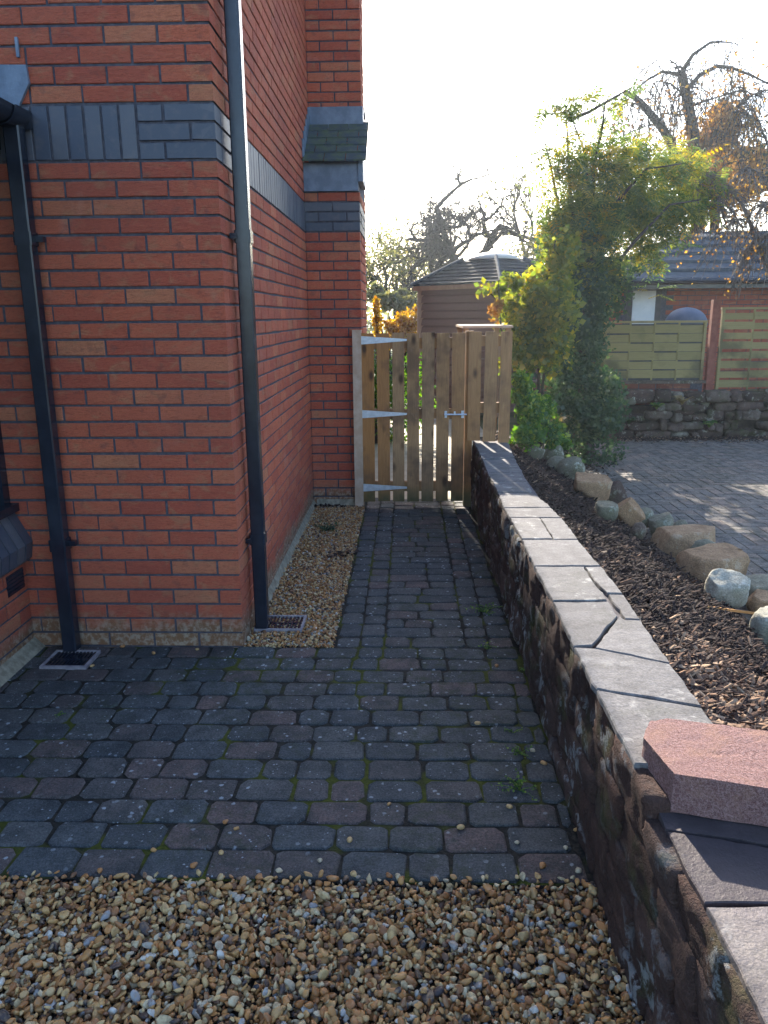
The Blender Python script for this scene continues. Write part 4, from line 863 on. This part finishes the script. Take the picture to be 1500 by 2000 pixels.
# wisteria-like climber with ivy trunk
Yw = 5.3
base_w = (2.75, 5.2, 0.0)
wi = plant('climbing_shrub', base_w, 'tall feathery leaved climber rising above the ivy trunk', 'shrub')
cl = [ell(1140,520,5.1,70,60,1.0), ell(1175,560,5.5,42,60,0.6), ell(1150,430,5.1,75,55,1.0), ell(1210,400,5.4,90,55,0.95), ell(1270,420,5.8,85,50,0.85), ell(1330,400,6.1,70,45,0.7), ell(1370,375,6.3,40,35,0.5), ell(1200,335,5.3,85,42,0.6), ell(1130,360,5.1,50,50,0.55), ell(1290,340,5.8,75,40,0.5), ell(1240,480,5.8,50,45,0.7), ell(1090,450,5.0,35,50,0.6), ell(1270,500,6.0,30,35,0.35)]
b = MB(); fronds(b, cl, 3600, 0.11, 0.25)
airy = [ell(1120,300,5.0,50,45,1), ell(1180,290,5.2,60,40,1), ell(1250,290,5.5,60,35,1), ell(1330,310,5.9,60,35,1), ell(1390,350,6.2,35,45,.8), ell(1080,400,5.0,25,50,.7), ell(1060,350,5.0,16,30,.4), ell(1260,560,5.9,28,30,.22), ell(1300,470,6.0,40,25,.4)]
fronds(b, airy, 520, 0.12, 0.26)
top = [ell(1075,205,5.1,28,12,1), ell(1120,200,5.1,35,14,1.2), ell(1170,195,5.2,35,12,1.0), ell(1215,185,5.2,28,8,1.0), ell(1065,285,5.0,18,18,0.7), ell(1085,320,5.0,22,26,0.8), ell(1100,240,5.1,30,20,0.25), ell(1180,225,5.2,40,20,0.3)]
fronds(b, top, 170, 0.12, 0.24); b.build('foliage', M['wisteria'], wi)
b = MB()
for pts in ([(1150,640),(1148,520),(1150,400),(1145,300),(1110,215)], [(1105,480),(1092,400),(1075,330),(1062,280)], [(1128,480),(1115,380),(1110,280),(1108,205)], [(1160,420),(1160,330),(1175,250),(1180,200)], [(1150,500),(1200,400),(1260,330),(1330,320)], [(1170,560),(1240,470),(1310,400),(1370,390)], [(1110,235),(1150,220),(1200,190),(1235,170)]):
    P = [at(x+rng.normal(0, 2), y, 5.15) for x, y in pts]; b.tube(P, np.linspace(0.022, 0.007, len(P)), 5)
b.build('stem', M['bark'], wi)
iv = plant('ivy_column', (2.8, 5.0, 0), 'dense dark ivy clothing a trunk and spilling over the stones below', 'ivy')
cl = [ell(1140,590,4.9,55,70,1.6), ell(1125,680,4.8,60,60,1.5), ell(1140,770,4.7,75,55,1.5), ell(1150,820,4.6,60,45,1.3), ell(1190,540,5.1,60,40,0.7), ell(1150,500,5.1,45,50,0.8), ell(1215,590,5.2,25,30,0.25), ell(1090,740,4.7,35,35,0.6), ell(1110,855,4.6,50,26,0.8), (2.8, 4.9, 0.12, 0.4, 0.35, 0.16, 1800.0), ell(1180,740,4.8,35,25,0.6), ell(1195,800,4.9,32,45,0.8), ell(1075,800,4.5,35,40,0.6)]
b = MB(); leaf_cloud(b, cl, 17500, 0.022, 0.058, 0.3); b.build('foliage', M['ivy'], iv)
b = MB(); P = [np.array([2.80, 5.0, -0.02]), at(1140, 780, 5.0), at(1135, 680, 5.0), at(1140, 600, 5.0), at(1150, 500, 5.1), at(1152, 430, 5.1)]; b.tube(P, [0.09, 0.085, 0.08, 0.075, 0.06, 0.04], 10)
b.build('trunk', M['bark'], iv)
ys_ = plant('vine_shrub', (2.3, 4.6, 0), 'bright yellow-green leafy vine shrub right of the fence, glowing in the sun', 'shrub')
cl = [ell(1020,620,4.5,60,60,1.1), ell(1080,600,4.35,50,85,1.2), ell(1100,500,4.4,35,55,0.7), ell(1085,690,4.25,35,50,0.7), ell(1060,560,4.6,45,50,1.0), ell(1045,660,4.5,55,55,1.3), ell(1080,500,4.7,35,45,0.7), ell(970,565,4.3,38,16,0.5), ell(945,568,4.3,16,12,0.25), ell(1010,550,4.4,35,20,0.5), ell(1010,700,4.4,40,50,1.0)]
b = MB(); leaf_cloud(b, cl, 8500, 0.025, 0.08, 0.55); b.build('foliage', M['yellow'], ys_)
b = MB()
for pts in ([(1040,800),(1035,700),(1020,600),(965,560)], [(1050,800),(1055,680),(1065,560),(1085,470)], [(1030,780),(1000,680),(985,600),(950,565)], [(1045,720),(1075,640),(1080,560)]):
    P = [at(x, y, 4.5) for x, y in pts]; P[0][2] = 0; b.tube(P, np.linspace(0.02, 0.006, len(P)), 5)
b.build('stem', M['bark'], ys_)
rdv = plant('red_leaf_vine', (1.95, 4.2, 0), 'thin twig with hanging rusty red leaves above the store lid', 'plant')
b = MB(); leaf_cloud(b, [ell(968,610,4.1,9,22,1), ell(975,595,4.1,6,10,.5)], 90, 0.04, 0.07); b.build('foliage', M['orange'], rdv)
b = MB(); b.tube([np.array([2.0, 4.15, 0]), at(1000, 720, 4.12), at(978, 640, 4.1), at(973, 545, 4.1)], [0.01, 0.009, 0.007, 0.004], 5); b.build('stem', M['bark'], rdv)
sm = plant('leafy_shrub', (2.0, 3.6, 0.3), 'fresh green broad leaved shrub at the right edge of the fence', 'shrub')
cl = [ell(1020,760,3.5,22,28,0.9), ell(1035,800,3.4,32,35,1.2), ell(1030,850,3.3,35,25,1.2), ell(1075,845,3.6,30,30,1.0), ell(1015,735,3.5,16,14,0.5), ell(1060,800,3.7,28,25,0.8), ell(1095,860,3.8,22,22,0.6)]
b = MB(); leaf_cloud(b, cl, 4800, 0.018, 0.055, 0.4); b.build('foliage', M['green'], sm)
b = MB()
for x_, y_ in ((1015, 740), (1035, 780), (1060, 800), (1075, 835), (1025, 820)): P = [np.array([2.0+rng.normal(0, .05), 3.5, 0.25]), (at(x_, y_, 3.5)+np.array([2.0, 3.5, 0.3]))/2, at(x_, y_, 3.5)]; b.tube(P, [0.01, 0.008, 0.005], 5)
b.build('stem', M['bark'], sm)
gr = plant('ornamental_grass', tuple(onbed(1088, 835)), 'tuft of arching straw coloured grass beside the green shrub', 'grass tuft')
b = MB(); g0 = at(1085, 840, 3.7)
for k in range(90):
    az = rng.random()*2*PI; L = rng.uniform(0.15, 0.32); o_ = np.array([math.cos(az), math.sin(az), 0]); pts = [g0+o_*L*f*0.6+np.array([0, 0, L*(1.3*f-0.9*f*f)]) for f in (0, .35, .7, 1)]; sd2 = np.array([-o_[1], o_[0], 0])*0.004
    V = [p+s2*sd2*(1-i*0.28) for i, p in enumerate(pts) for s2 in (-1, 1)]; b.add(V, [(0, 1, 3, 2), (2, 3, 5, 4), (4, 5, 7, 6)])
b.build('blades', M['straw'], gr)
lr = plant('driveway_shade_shrub', (3.1, 7.7, 0), 'unseen evergreen shrub added behind the ivy column and fence to shade the driveway', 'shrub')  # hidden behind the ivy, added to keep sun off the driveway
b = MB(); leaf_cloud(b, [(2.9, 7.8, 0.8, 0.45, 0.4, 0.9, 1), (3.25, 7.8, 1.2, 0.45, 0.4, 0.9, 1.2), (3.0, 7.9, 2.1, 0.45, 0.4, 0.8, 1.0), (3.2, 8.0, 2.7, 0.4, 0.4, 0.5, 0.6)], 4800, 0.05, 0.10, 0.5); b.build('foliage', M['ivy'], lr)
b = MB(); b.tube([(3.1, 7.85, -0.02), (3.1, 7.85, 1.2), (3.1, 7.9, 2.6)], [0.06, 0.05, 0.02], 6); b.build('trunk', M['bark'], lr)
# pollarded big tree with orange leaves behind the garage side
bt = plant('gnarled_tree', (9.0, 13.5, 0), 'large gnarled pollarded tree with drooping branches and orange leaves', 'tree')
b = MB(); tips = []; Yb = 13.5; Q4 = lambda x, y: (1000+x/3, 50+y/3)
def limb(pts, r0, r1, Y=Yb, jit=0.1):
    P = [at(*Q4(x, y), Y+rng.normal(0, jit)) for x, y in pts]; b.tube(P, np.linspace(r0, r1, len(P)), 8); return P
def twigs(P, n, L, r, drp=0.35, lev=1):
    for _ in range(n):
        i = random.randint(1, len(P)-1); f = random.random(); p = P[i-1]*(1-f)+P[i]*f; d_ = nrm(rng.normal(size=3)+np.array([0, 0, 0.2])); grow(b, p, d_, L*random.uniform(0.6, 1.3), r, lev, tips, 0.35, -drp, (2, 3), 4, 0.003)
trunk = limb([(1090, 2200), (1085, 1500), (1090, 1100), (1085, 800), (1050, 560), (1020, 400), (988, 262)], 0.170, 0.088, jit=0.02)
P1 = limb([(1080, 1000), (960, 880), (935, 690), (880, 600), (780, 480), (720, 420), (655, 385)], 0.116, 0.048)
P2 = limb([(990, 290), (1015, 240), (1060, 170), (1160, 100), (1220, 95), (1290, 100)], 0.054, 0.012)
P3 = limb([(985, 290), (950, 280), (880, 270), (790, 320), (720, 380), (640, 480)], 0.041, 0.010)
P4 = limb([(980, 270), (960, 225), (920, 200), (850, 200), (780, 250), (700, 320)], 0.020, 0.004)
P5 = limb([(1030, 370), (1100, 290), (1200, 238), (1280, 245), (1400, 290), (1520, 350)], 0.051, 0.017)
P6 = limb([(1055, 470), (1120, 445), (1200, 420), (1340, 378), (1480, 420)], 0.027, 0.007)
P7 = limb([(1085, 800), (1200, 620), (1270, 520), (1350, 505), (1440, 560), (1500, 700)], 0.068, 0.020)
P8 = limb([(1270, 520), (1340, 460), (1420, 400), (1520, 370)], 0.034, 0.010)
P9 = limb([(1000, 400), (930, 340), (860, 325), (760, 360), (650, 540)], 0.020, 0.004)
P10 = limb([(820, 580), (750, 600), (660, 640)], 0.017, 0.004); P11 = limb([(760, 470), (690, 450), (560, 490), (400, 580)], 0.020, 0.004)
P12 = limb([(860, 560), (880, 515), (960, 520), (1040, 520)], 0.020, 0.010)
for PP, n_ in ((P1, 14), (P2, 24), (P3, 26), (P4, 16), (P5, 44), (P6, 34), (P7, 44), (P8, 40), (P9, 24), (P10, 10), (P11, 16), (trunk, 10)): twigs(PP, n_, 1.0, 0.010, 0.45, 1)
b.build('branches', M['bark'], bt)
b = MB(); cl = [ell(*Q4(1200, 620), 13.6, 45, 55, 1.0), ell(*Q4(1300, 570), 13.6, 35, 30, 0.8), ell(*Q4(1050, 700), 13.6, 40, 40, 0.8), ell(*Q4(1340, 1000), 13.6, 55, 50, 0.6), ell(*Q4(1420, 800), 13.6, 40, 60, 0.4), ell(*Q4(1350, 350), 13.6, 45, 35, 0.10), ell(*Q4(880, 820), 13.6, 30, 30, 0.5), ell(*Q4(1180, 880), 13.6, 60, 40, 0.7), ell(*Q4(1450, 500), 13.6, 35, 40, 0.15)]
leaf_cloud(b, cl, 3600, 0.06, 0.11, 0.6); leaves_at(b, tips, 1500, 0.22, 0.05, 0.09); b.build('foliage', M['orange'], bt)
cn = plant('conifer_tree', (7.5, 15.5, 0), 'dark narrow conifer standing behind the gnarled tree', 'tree')
b = MB(); cl = [ell(*Q4(1230, 500), 15.5, 14, 20, 1), ell(*Q4(1220, 600), 15.5, 25, 30, 1), ell(*Q4(1180, 720), 15.5, 40, 40, 1), ell(*Q4(1130, 830), 15.5, 60, 45, 1), ell(*Q4(1400, 850), 15.5, 50, 45, .8), ell(*Q4(1300, 900), 15.5, 60, 40, .8)]
leaf_cloud(b, cl, 9000, 0.07, 0.14, 0.35); b.build('foliage', M['dark_green'], cn); b = MB(); c_ = at(*Q4(1210, 900), 15.5); b.tube([np.array([c_[0], c_[1], 0]), c_, at(*Q4(1230, 480), 15.5)], [0.15, 0.1, 0.02], 7); b.build('trunk', M['bark'], cn)
# bare grey weeping bush at the right edge
wb = plant('weeping_bush', (5.4, 6.3, 0.45), 'bare grey twiggy bush drooping in front of the garage roof', 'bush')
b = MB(); tips = []
def weep(x, y, n, Y=6.3):
    n = int(n*2.2)
    p = at(x, y, Y)
    for _ in range(n):
        az = rng.random()*2*PI; L = random.uniform(0.35, 0.9); pts = [p+np.array([math.cos(az)*L*0.5*f, math.sin(az)*L*0.5*f, 0.12*f-L*0.9*f*f])+rng.normal(0, 0.02, 3) for f in (0, .25, .5, .75, 1)]; b.tube(pts, np.linspace(0.0075, 0.004, 5), 4, cap=False); tips.extend(pts[2:])
        for q in pts[1:4]: e_ = q+rng.normal(0, 0.12, 3)-np.array([0, 0, 0.08]); b.tube([q, (q+e_)/2+rng.normal(0, .015, 3), e_], [0.0045, 0.004, 0.003], 3, cap=False); tips.append(e_)
for x, y in ((1380, 340), (1420, 370), (1460, 330), (1490, 400), (1350, 330), (1440, 430), (1400, 400), (1500, 460), (1530, 380), (1480, 480)): weep(x, y, 9)
P = [np.array([5.6, 6.4, 0.0]), at(1530, 640, 6.3), at(1500, 520, 6.3), at(1450, 400, 6.3), at(1400, 340, 6.3)]; b.tube(P, [0.05, 0.04, 0.03, 0.02, 0.01], 7)
P = [at(1530, 640, 6.3), at(1540, 480, 6.3), at(1490, 340, 6.3)]; b.tube(P, [0.03, 0.02, 0.01], 6)
b.build('branches', M['grey_bark'], wb)
b = MB(); leaves_at(b, tips, 900, 0.05, 0.02, 0.045); b.build('foliage', M['orange'], wb)
# distant bare trees
def bare_tree(bx, by, Y, h_px, lab, lev=6, gn=0.5, r=0.13, leafm=None, nl=0, ratio=0.66, kids=(2, 4), spread=0.95, up=0.08, first=0.45, grp='bare trees beyond the summerhouse', minr=0.006, ls=(0.06, 0.1)):
    g0 = at(bx, by, Y); k = np.dot(g0-CAM, _F)/F_PX; H = h_px*k; o = plant('bare_tree', (g0[0], g0[1], 0), lab, 'tree', grp)
    b = MB(); tips = []; b.tube([np.array([g0[0], g0[1], 0]), g0], [r*1.3, r], 8, cap=False)
    for kk in range(3): grow(b, g0, nrm(np.array([(kk-1)*0.75+rng.normal(0, 0.2), rng.normal(0, 0.3), 1.0])), H*first, r*0.7, lev-1, tips, gn, up, kids, 6, minr, ratio, spread, 0.62)
    b.build('branches', M['bark'], o)
    if leafm: b = MB(); leaves_at(b, tips, nl, 0.18, *ls); b.build('foliage', M[leafm], o)
    return o
bare_tree(900, 525, 17, 205, 'gnarled dark bare tree rising right behind the summerhouse dome', 6, 0.62, 0.17, kids=(3, 4), spread=1.15, first=0.60, ratio=0.64)
bare_tree(850, 540, 18, 150, 'lower twisted bare tree just left of the dome', 6, 0.6, 0.11, first=0.6, kids=(3, 4), spread=1.1)
bare_tree(775, 600, 20, 185, 'thin twiggy olive leaved tree by the chimney edge', 5, 0.4, 0.10, 'olive', 2600, first=0.6)
bare_tree(735, 600, 19, 140, 'small twiggy tree touching the house edge', 5, 0.4, 0.07, 'olive', 1500, first=0.6)
bare_tree(1027, 500, 17, 190, 'slender upright tree with thin twigs right of the dome', 4, 0.3, 0.06, 'olive', 300, first=0.5, kids=(3, 5), spread=0.6)
bare_tree(820, 590, 21, 100, 'hazy twiggy tree behind the left eave of the summerhouse', 5, 0.4, 0.08, 'olive', 2200, first=0.42)
bare_tree(1060, 560, 15, 170, 'leafy olive tree between the dome and the climber', 5, 0.4, 0.08, 'olive', 2600, first=0.42)
def bush(cl, n, mt, s0, s1, lab, cat='shrub', name='autumn_shrub'):
    o = plant(name, (cl[0][0], cl[0][1], 0), lab, cat); b = MB(); leaf_cloud(b, cl, n, s0, s1, 0.4); b.build('foliage', M[mt], o)
    b = MB()
    for c_ in cl:
        b.tube([np.array([cl[0][0], cl[0][1], -0.02]), np.array([(cl[0][0]+c_[0])/2, c_[1], c_[2]*0.5]), np.array(c_[:3])], [0.04, 0.03, 0.012], 5)
    b.build('stem', M['bark'], o)
hb_ = plant('box_hedge', (0.45, 6.4, 0), 'dark green clipped hedge glimpsed through the left gaps of the gate', 'hedge')
b = MB(); leaf_cloud(b, [(0.1, 6.5, 0.6, 0.6, 0.35, 0.65, 1), (0.7, 6.6, 0.55, 0.5, 0.35, 0.6, 1)], 5000, 0.03, 0.06, 0.3); b.build('foliage', M['green'], hb_)
b = MB(); b.tube([(0.4, 6.5, -0.02), (0.4, 6.5, 0.6)], [0.04, 0.02], 6); b.build('trunk', M['bark'], hb_)
bush([ell(795,628,12,28,18,1), ell(765,638,12,18,12,.8), ell(810,610,12.2,15,12,.5), ell(790,660,12,35,25,1)], 2600, 'gold', 0.05, 0.09, 'golden orange shrub glowing left of the summerhouse')
bush([ell(735,600,12.5,9,22,1), ell(738,628,12.5,11,22,1), ell(735,655,12.5,12,15,1)], 900, 'gold', 0.04, 0.07, 'slim yellow shrub beside the house edge')
bush([ell(760,588,15,30,15,1), ell(780,575,15.5,18,10,.6), ell(735,575,15.5,20,18,.8), ell(800,595,15,25,15,.8)], 2600, 'olive', 0.07, 0.12, 'pale olive hedge bush behind the golden shrub')
# hedge line closing the horizon
b = MB(); cl = []
for i in range(46):
    x = -20+i*1.25; cl.append((x, 30+rng.normal(0, 1), 1.0+rng.normal(0, 0.2), 1.3, 1.2, 1.3+abs(rng.normal(0, 0.4)), 1))
leaf_cloud(b, cl, 14000, 0.15, 0.3, 0.4); tag(b.build('distant_hedge', M['olive']), 'far hazy belt of scrub closing the view beyond the garden', 'hedge', kind='stuff')
# small plants on the stone wall
def tuft(P, n, L0, L1, mt, lab, name, wd=0.012, grp=None, cat='plant', flat=0.6):
    o = plant(name, P, lab, cat, grp); b = MB()
    for k in range(n):
        az = rng.random()*2*PI; L = rng.uniform(L0, L1); o_ = np.array([math.cos(az), math.sin(az), 0]); pts = [P+o_*L*f*flat+np.array([0, 0, L*(1.1*f-0.75*f*f)*(1.6-flat)]) for f in (0, .35, .7, 1)]; sd2 = np.array([-o_[1], o_[0], 0])*wd*0.5
        V = [p+s2*sd2*q_ for (p, q_) in zip(pts, (0.4, 1.0, 0.9, 0.1)) for s2 in (-1, 1)]; b.add(V, [(0, 1, 3, 2), (2, 3, 5, 4), (4, 5, 7, 6)])
    b.build('leaves', M[mt], o); return o
for (x, y, s_, mt, lab) in ((1282, 800, 1.0, 'green', 'bright green leafy clump growing on top of the rubble wall'), (1228, 828, 1.0, 'ivy', 'blue-green rosette growing low on the rubble wall face'), (1385, 835, 1.0, 'green', 'long leaved green plant at the foot of the rubble wall'), (1332, 790, 1.2, 'straw', 'dry brown tuft between stones on top of the rubble wall')):
    P = at(x, y, 6.55); tuft(P, 40, 0.10*s_, 0.22*s_, mt, lab, 'wall_plant', 0.035, 'plants on the rubble wall')
def topstone(x0, x1, y0, y1, mt, lab):
    P = at((x0+x1)/2, y1, 6.78); k = np.dot(P-CAM, _F)/F_PX; b = MB(); rock_box(b, (0, 0, 0), ((x1-x0)/2*k, (x1-x0)/2*k*0.8, (y1-y0)/2*k), x0, 0.02, ICO3); o = b.build('wall_top_stone', M[mt], smooth=True); o.location = (P[0], P[1], P[2]+(y1-y0)/2*k); tag(o, lab, 'stone', 'loose stones on the rubble wall')
for q in ((1205, 1238, 768, 792, 'lichen_rock', 'rounded pale stone on the rubble wall next to the ivy'), (1315, 1352, 776, 810, 'rubble', 'brown stone under the dry tuft on the rubble wall'), (1335, 1352, 776, 806, 'lichen_rock', 'grey disc shaped stone on the rubble wall'), (1368, 1382, 764, 796, 'lichen_rock', 'upright pointed pale stone below the red post'), (1414, 1428, 776, 800, 'rubble', 'small grey stone on the wall under the tall panel'), (1444, 1470, 774, 800, 'rubble', 'mossy stone on the wall further right under the tall panel')): topstone(*q)
# soil strip and leaf litter at the wall foot
b = MB(); k = 5000; X = rng.uniform(2.5, 8, k); Y = 6.62-abs(rng.normal(0, 0.16, k)); P = np.stack([X, Y, rng.uniform(0.028, 0.045, k)], -1)
k2 = 3500; X2 = rng.uniform(2.3, 3.3, k2); Y2 = rng.uniform(3.4, 6.6, k2); kp = (X2 < 2.55+rng.normal(0, 0.12, k2)+0.18*(Y2-3.4)); P = np.concatenate([P, np.stack([X2, Y2, rng.uniform(0.028, 0.045, k2)], -1)[kp]]); k = len(P)
b.inst(TVc, TFc, rand_rot(k, 0.3)*np.stack([rng.uniform(.008, .03, k), rng.uniform(.004, .01, k), rng.uniform(.001, .002, k)], -1)[:, None, :], P); tag(b.build('leaf_litter', M['chip']), 'brown leaf litter and soil along the foot of the rubble wall and ivy', 'litter', kind='stuff')
# ------------------------------------------------------------------ SMALL THINGS ON THE PAVING
weeds = [(945, 1195, 60, 0.05, 0.12, 'feathery green weed beside the wall foot, far up the path', 'green'), (950, 1265, 26, 0.03, 0.06, 'small green weed in the paver joint right of the gravel strip end', 'green'), (1016, 1308, 16, 0.02, 0.045, 'little green weed at the wall foot', 'green'),
 (1003, 1432, 16, 0.02, 0.04, 'small bright weed near the wall, above the two larger ones', 'green'), (1018, 1472, 34, 0.03, 0.06, 'middle sized green weed near the wall, just above the largest one', 'green'), (1015, 1545, 50, 0.045, 0.095, 'largest weed, a sprawling clump near the wall foot', 'green'), (118, 1397, 26, 0.015, 0.035, 'small weed in the pavers at the left', 'green')]
for x, y, n_, a_, c_, lb, mt in weeds:
    P = onz(x, y, 0.0); o = plant('weed', P, lb, 'weed', 'weeds in the paving'); b = MB(); st_ = MB()
    for k in range(max(6, n_//4)):      # low sprawling stems set with small leaflets
        az = rng.random()*2*PI; L = rng.uniform(a_, c_); dr = np.array([math.cos(az), math.sin(az), 0]); pts = [P+dr*L*f*0.95+np.array([0, 0, L*(0.55*f-0.35*f*f)+0.002]) for f in (0, .3, .6, 1)]; st_.tube(pts, [0.0012, 0.001, 0.0008, 0.0005], 3, cap=False)
        q_ = np.array(pts[1:]*3)+rng.normal(0, L*0.09, (9, 3))*np.array([1, 1, 0.4]); b.inst(LEAF, LEAFF, rand_rot(9, 0.5)*rng.uniform(0.10, 0.2, 9)[:, None, None]*min(c_, 0.08), q_)
    b.build('leaves', M['green'], o); st_.build('stems', M['green'], o)
sp = [(432,1665),(378,1690),(300,1660),(625,1680),(683,1640),(440,1605),(462,1618),(545,1700),(933,1412),(970,1300),(1062,1490),(1040,1465),(995,1575),(1060,1690),(1125,1620),(1010,1645),(385,1268),(240,1262),(300,1275),(1105,1655),(900,1615),(195,1700),(760,1570),(1130,1700),(180,1300)]
b = MB(); TV, TF = ICO2; b.add(TV*np.array([0.012, 0.009, 0.006]), TF, 0.7); proto = b.build('stray_pebble', M['pebble'], smooth=True); meshes = [proto.data]
for a_ in (0.3, 0.55, 0.9): b = MB(); b.add(TV*np.array([0.011, 0.008, 0.006])*(1+0.15*np.sin(TV[:, :1]*5+a_*9)), TF, a_); o = b.build('stray_pebble', M['pebble'], smooth=True); meshes.append(o.data); bpy.data.objects.remove(o)
for i, (x, y) in enumerate(sp):
    o = proto if i == 0 else proto.copy()
    if i: S.collection.objects.link(o); o.data = meshes[i % 4]
    P = onz(x, y, 0.005); o.location = P; s_ = random.uniform(0.7, 1.25); o.scale = (s_, s_, s_); o.rotation_euler = (0, 0, random.random()*6)
    tag(o, 'stray pale gravel pebble lying loose on the dark pavers', 'pebble', 'stray pebbles on the paving')

P = onz(640, 1035, 0.01); o = plant('low_plant', P, 'straggly grey-green plant dying back in the gravel strip', 'plant'); b = MB(); st_ = MB()
for k in range(26):
    az = rng.random()*2*PI; L = rng.uniform(0.05, 0.13); dr = np.array([math.cos(az), math.sin(az), 0]); pts = [P+dr*L*f*0.8+np.array([0, 0, L*(0.6*f-0.3*f*f)]) for f in (0, .3, .6, 1)]; st_.tube(pts, [0.0016, 0.0013, 0.001, 0.0007], 3, cap=False)
    q_ = np.array(pts[1:]*3)+rng.normal(0, 0.01, (9, 3)); b.inst(LEAF, LEAFF, rand_rot(9)*rng.uniform(0.008, 0.018, 9)[:, None, None], q_)
b.build('leaves', M['ivy'], o); st_.build('stems', M['bark'], o)
k = 90; P = onz(668, 1082, 0.014)+rng.normal(0, 1, (k, 3))*np.array([0.05, 0.05, 0.004]); P2 = onz(640, 985, 0.014)+rng.normal(0, 1, (k, 3))*np.array([0.08, 0.05, 0.004]); P2[:, 0] = np.clip(P2[:, 0], 0.03, 0.40); P2[:, 1] = np.minimum(P2[:, 1], 2.92); b = MB()
b.inst(LEAF, LEAFF, rand_rot(2*k, 0.5)*rng.uniform(0.015, 0.035, 2*k)[:, None, None], np.concatenate([P, P2])); tag(b.build('fallen_leaves', M['chip']), 'dark dead leaves scattered over the gravel strip', 'leaf litter', kind='stuff')
# ------------------------------------------------------------------ AIR
b = MB(); b.box((-310, -110, -1.2), (310, 610, 14.0)); hz = b.build('haze', None); tag(hz, 'thin pale autumn haze hanging over the gardens', 'haze', kind='stuff')
hm = bpy.data.materials.new('haze air'); hm.use_nodes = True; ht = hm.node_tree; ht.nodes.remove(ht.nodes['Principled BSDF'])
pvn = ht.nodes.new('ShaderNodeVolumePrincipled'); pvn.inputs['Color'].default_value = (0.8, 0.9, 1.0, 1); pvn.inputs['Density'].default_value = 0.0016; pvn.inputs['Anisotropy'].default_value = 0.5
ht.links.new(pvn.outputs[0], ht.nodes['Material Output'].inputs['Volume']); hz.data.materials.append(hm)
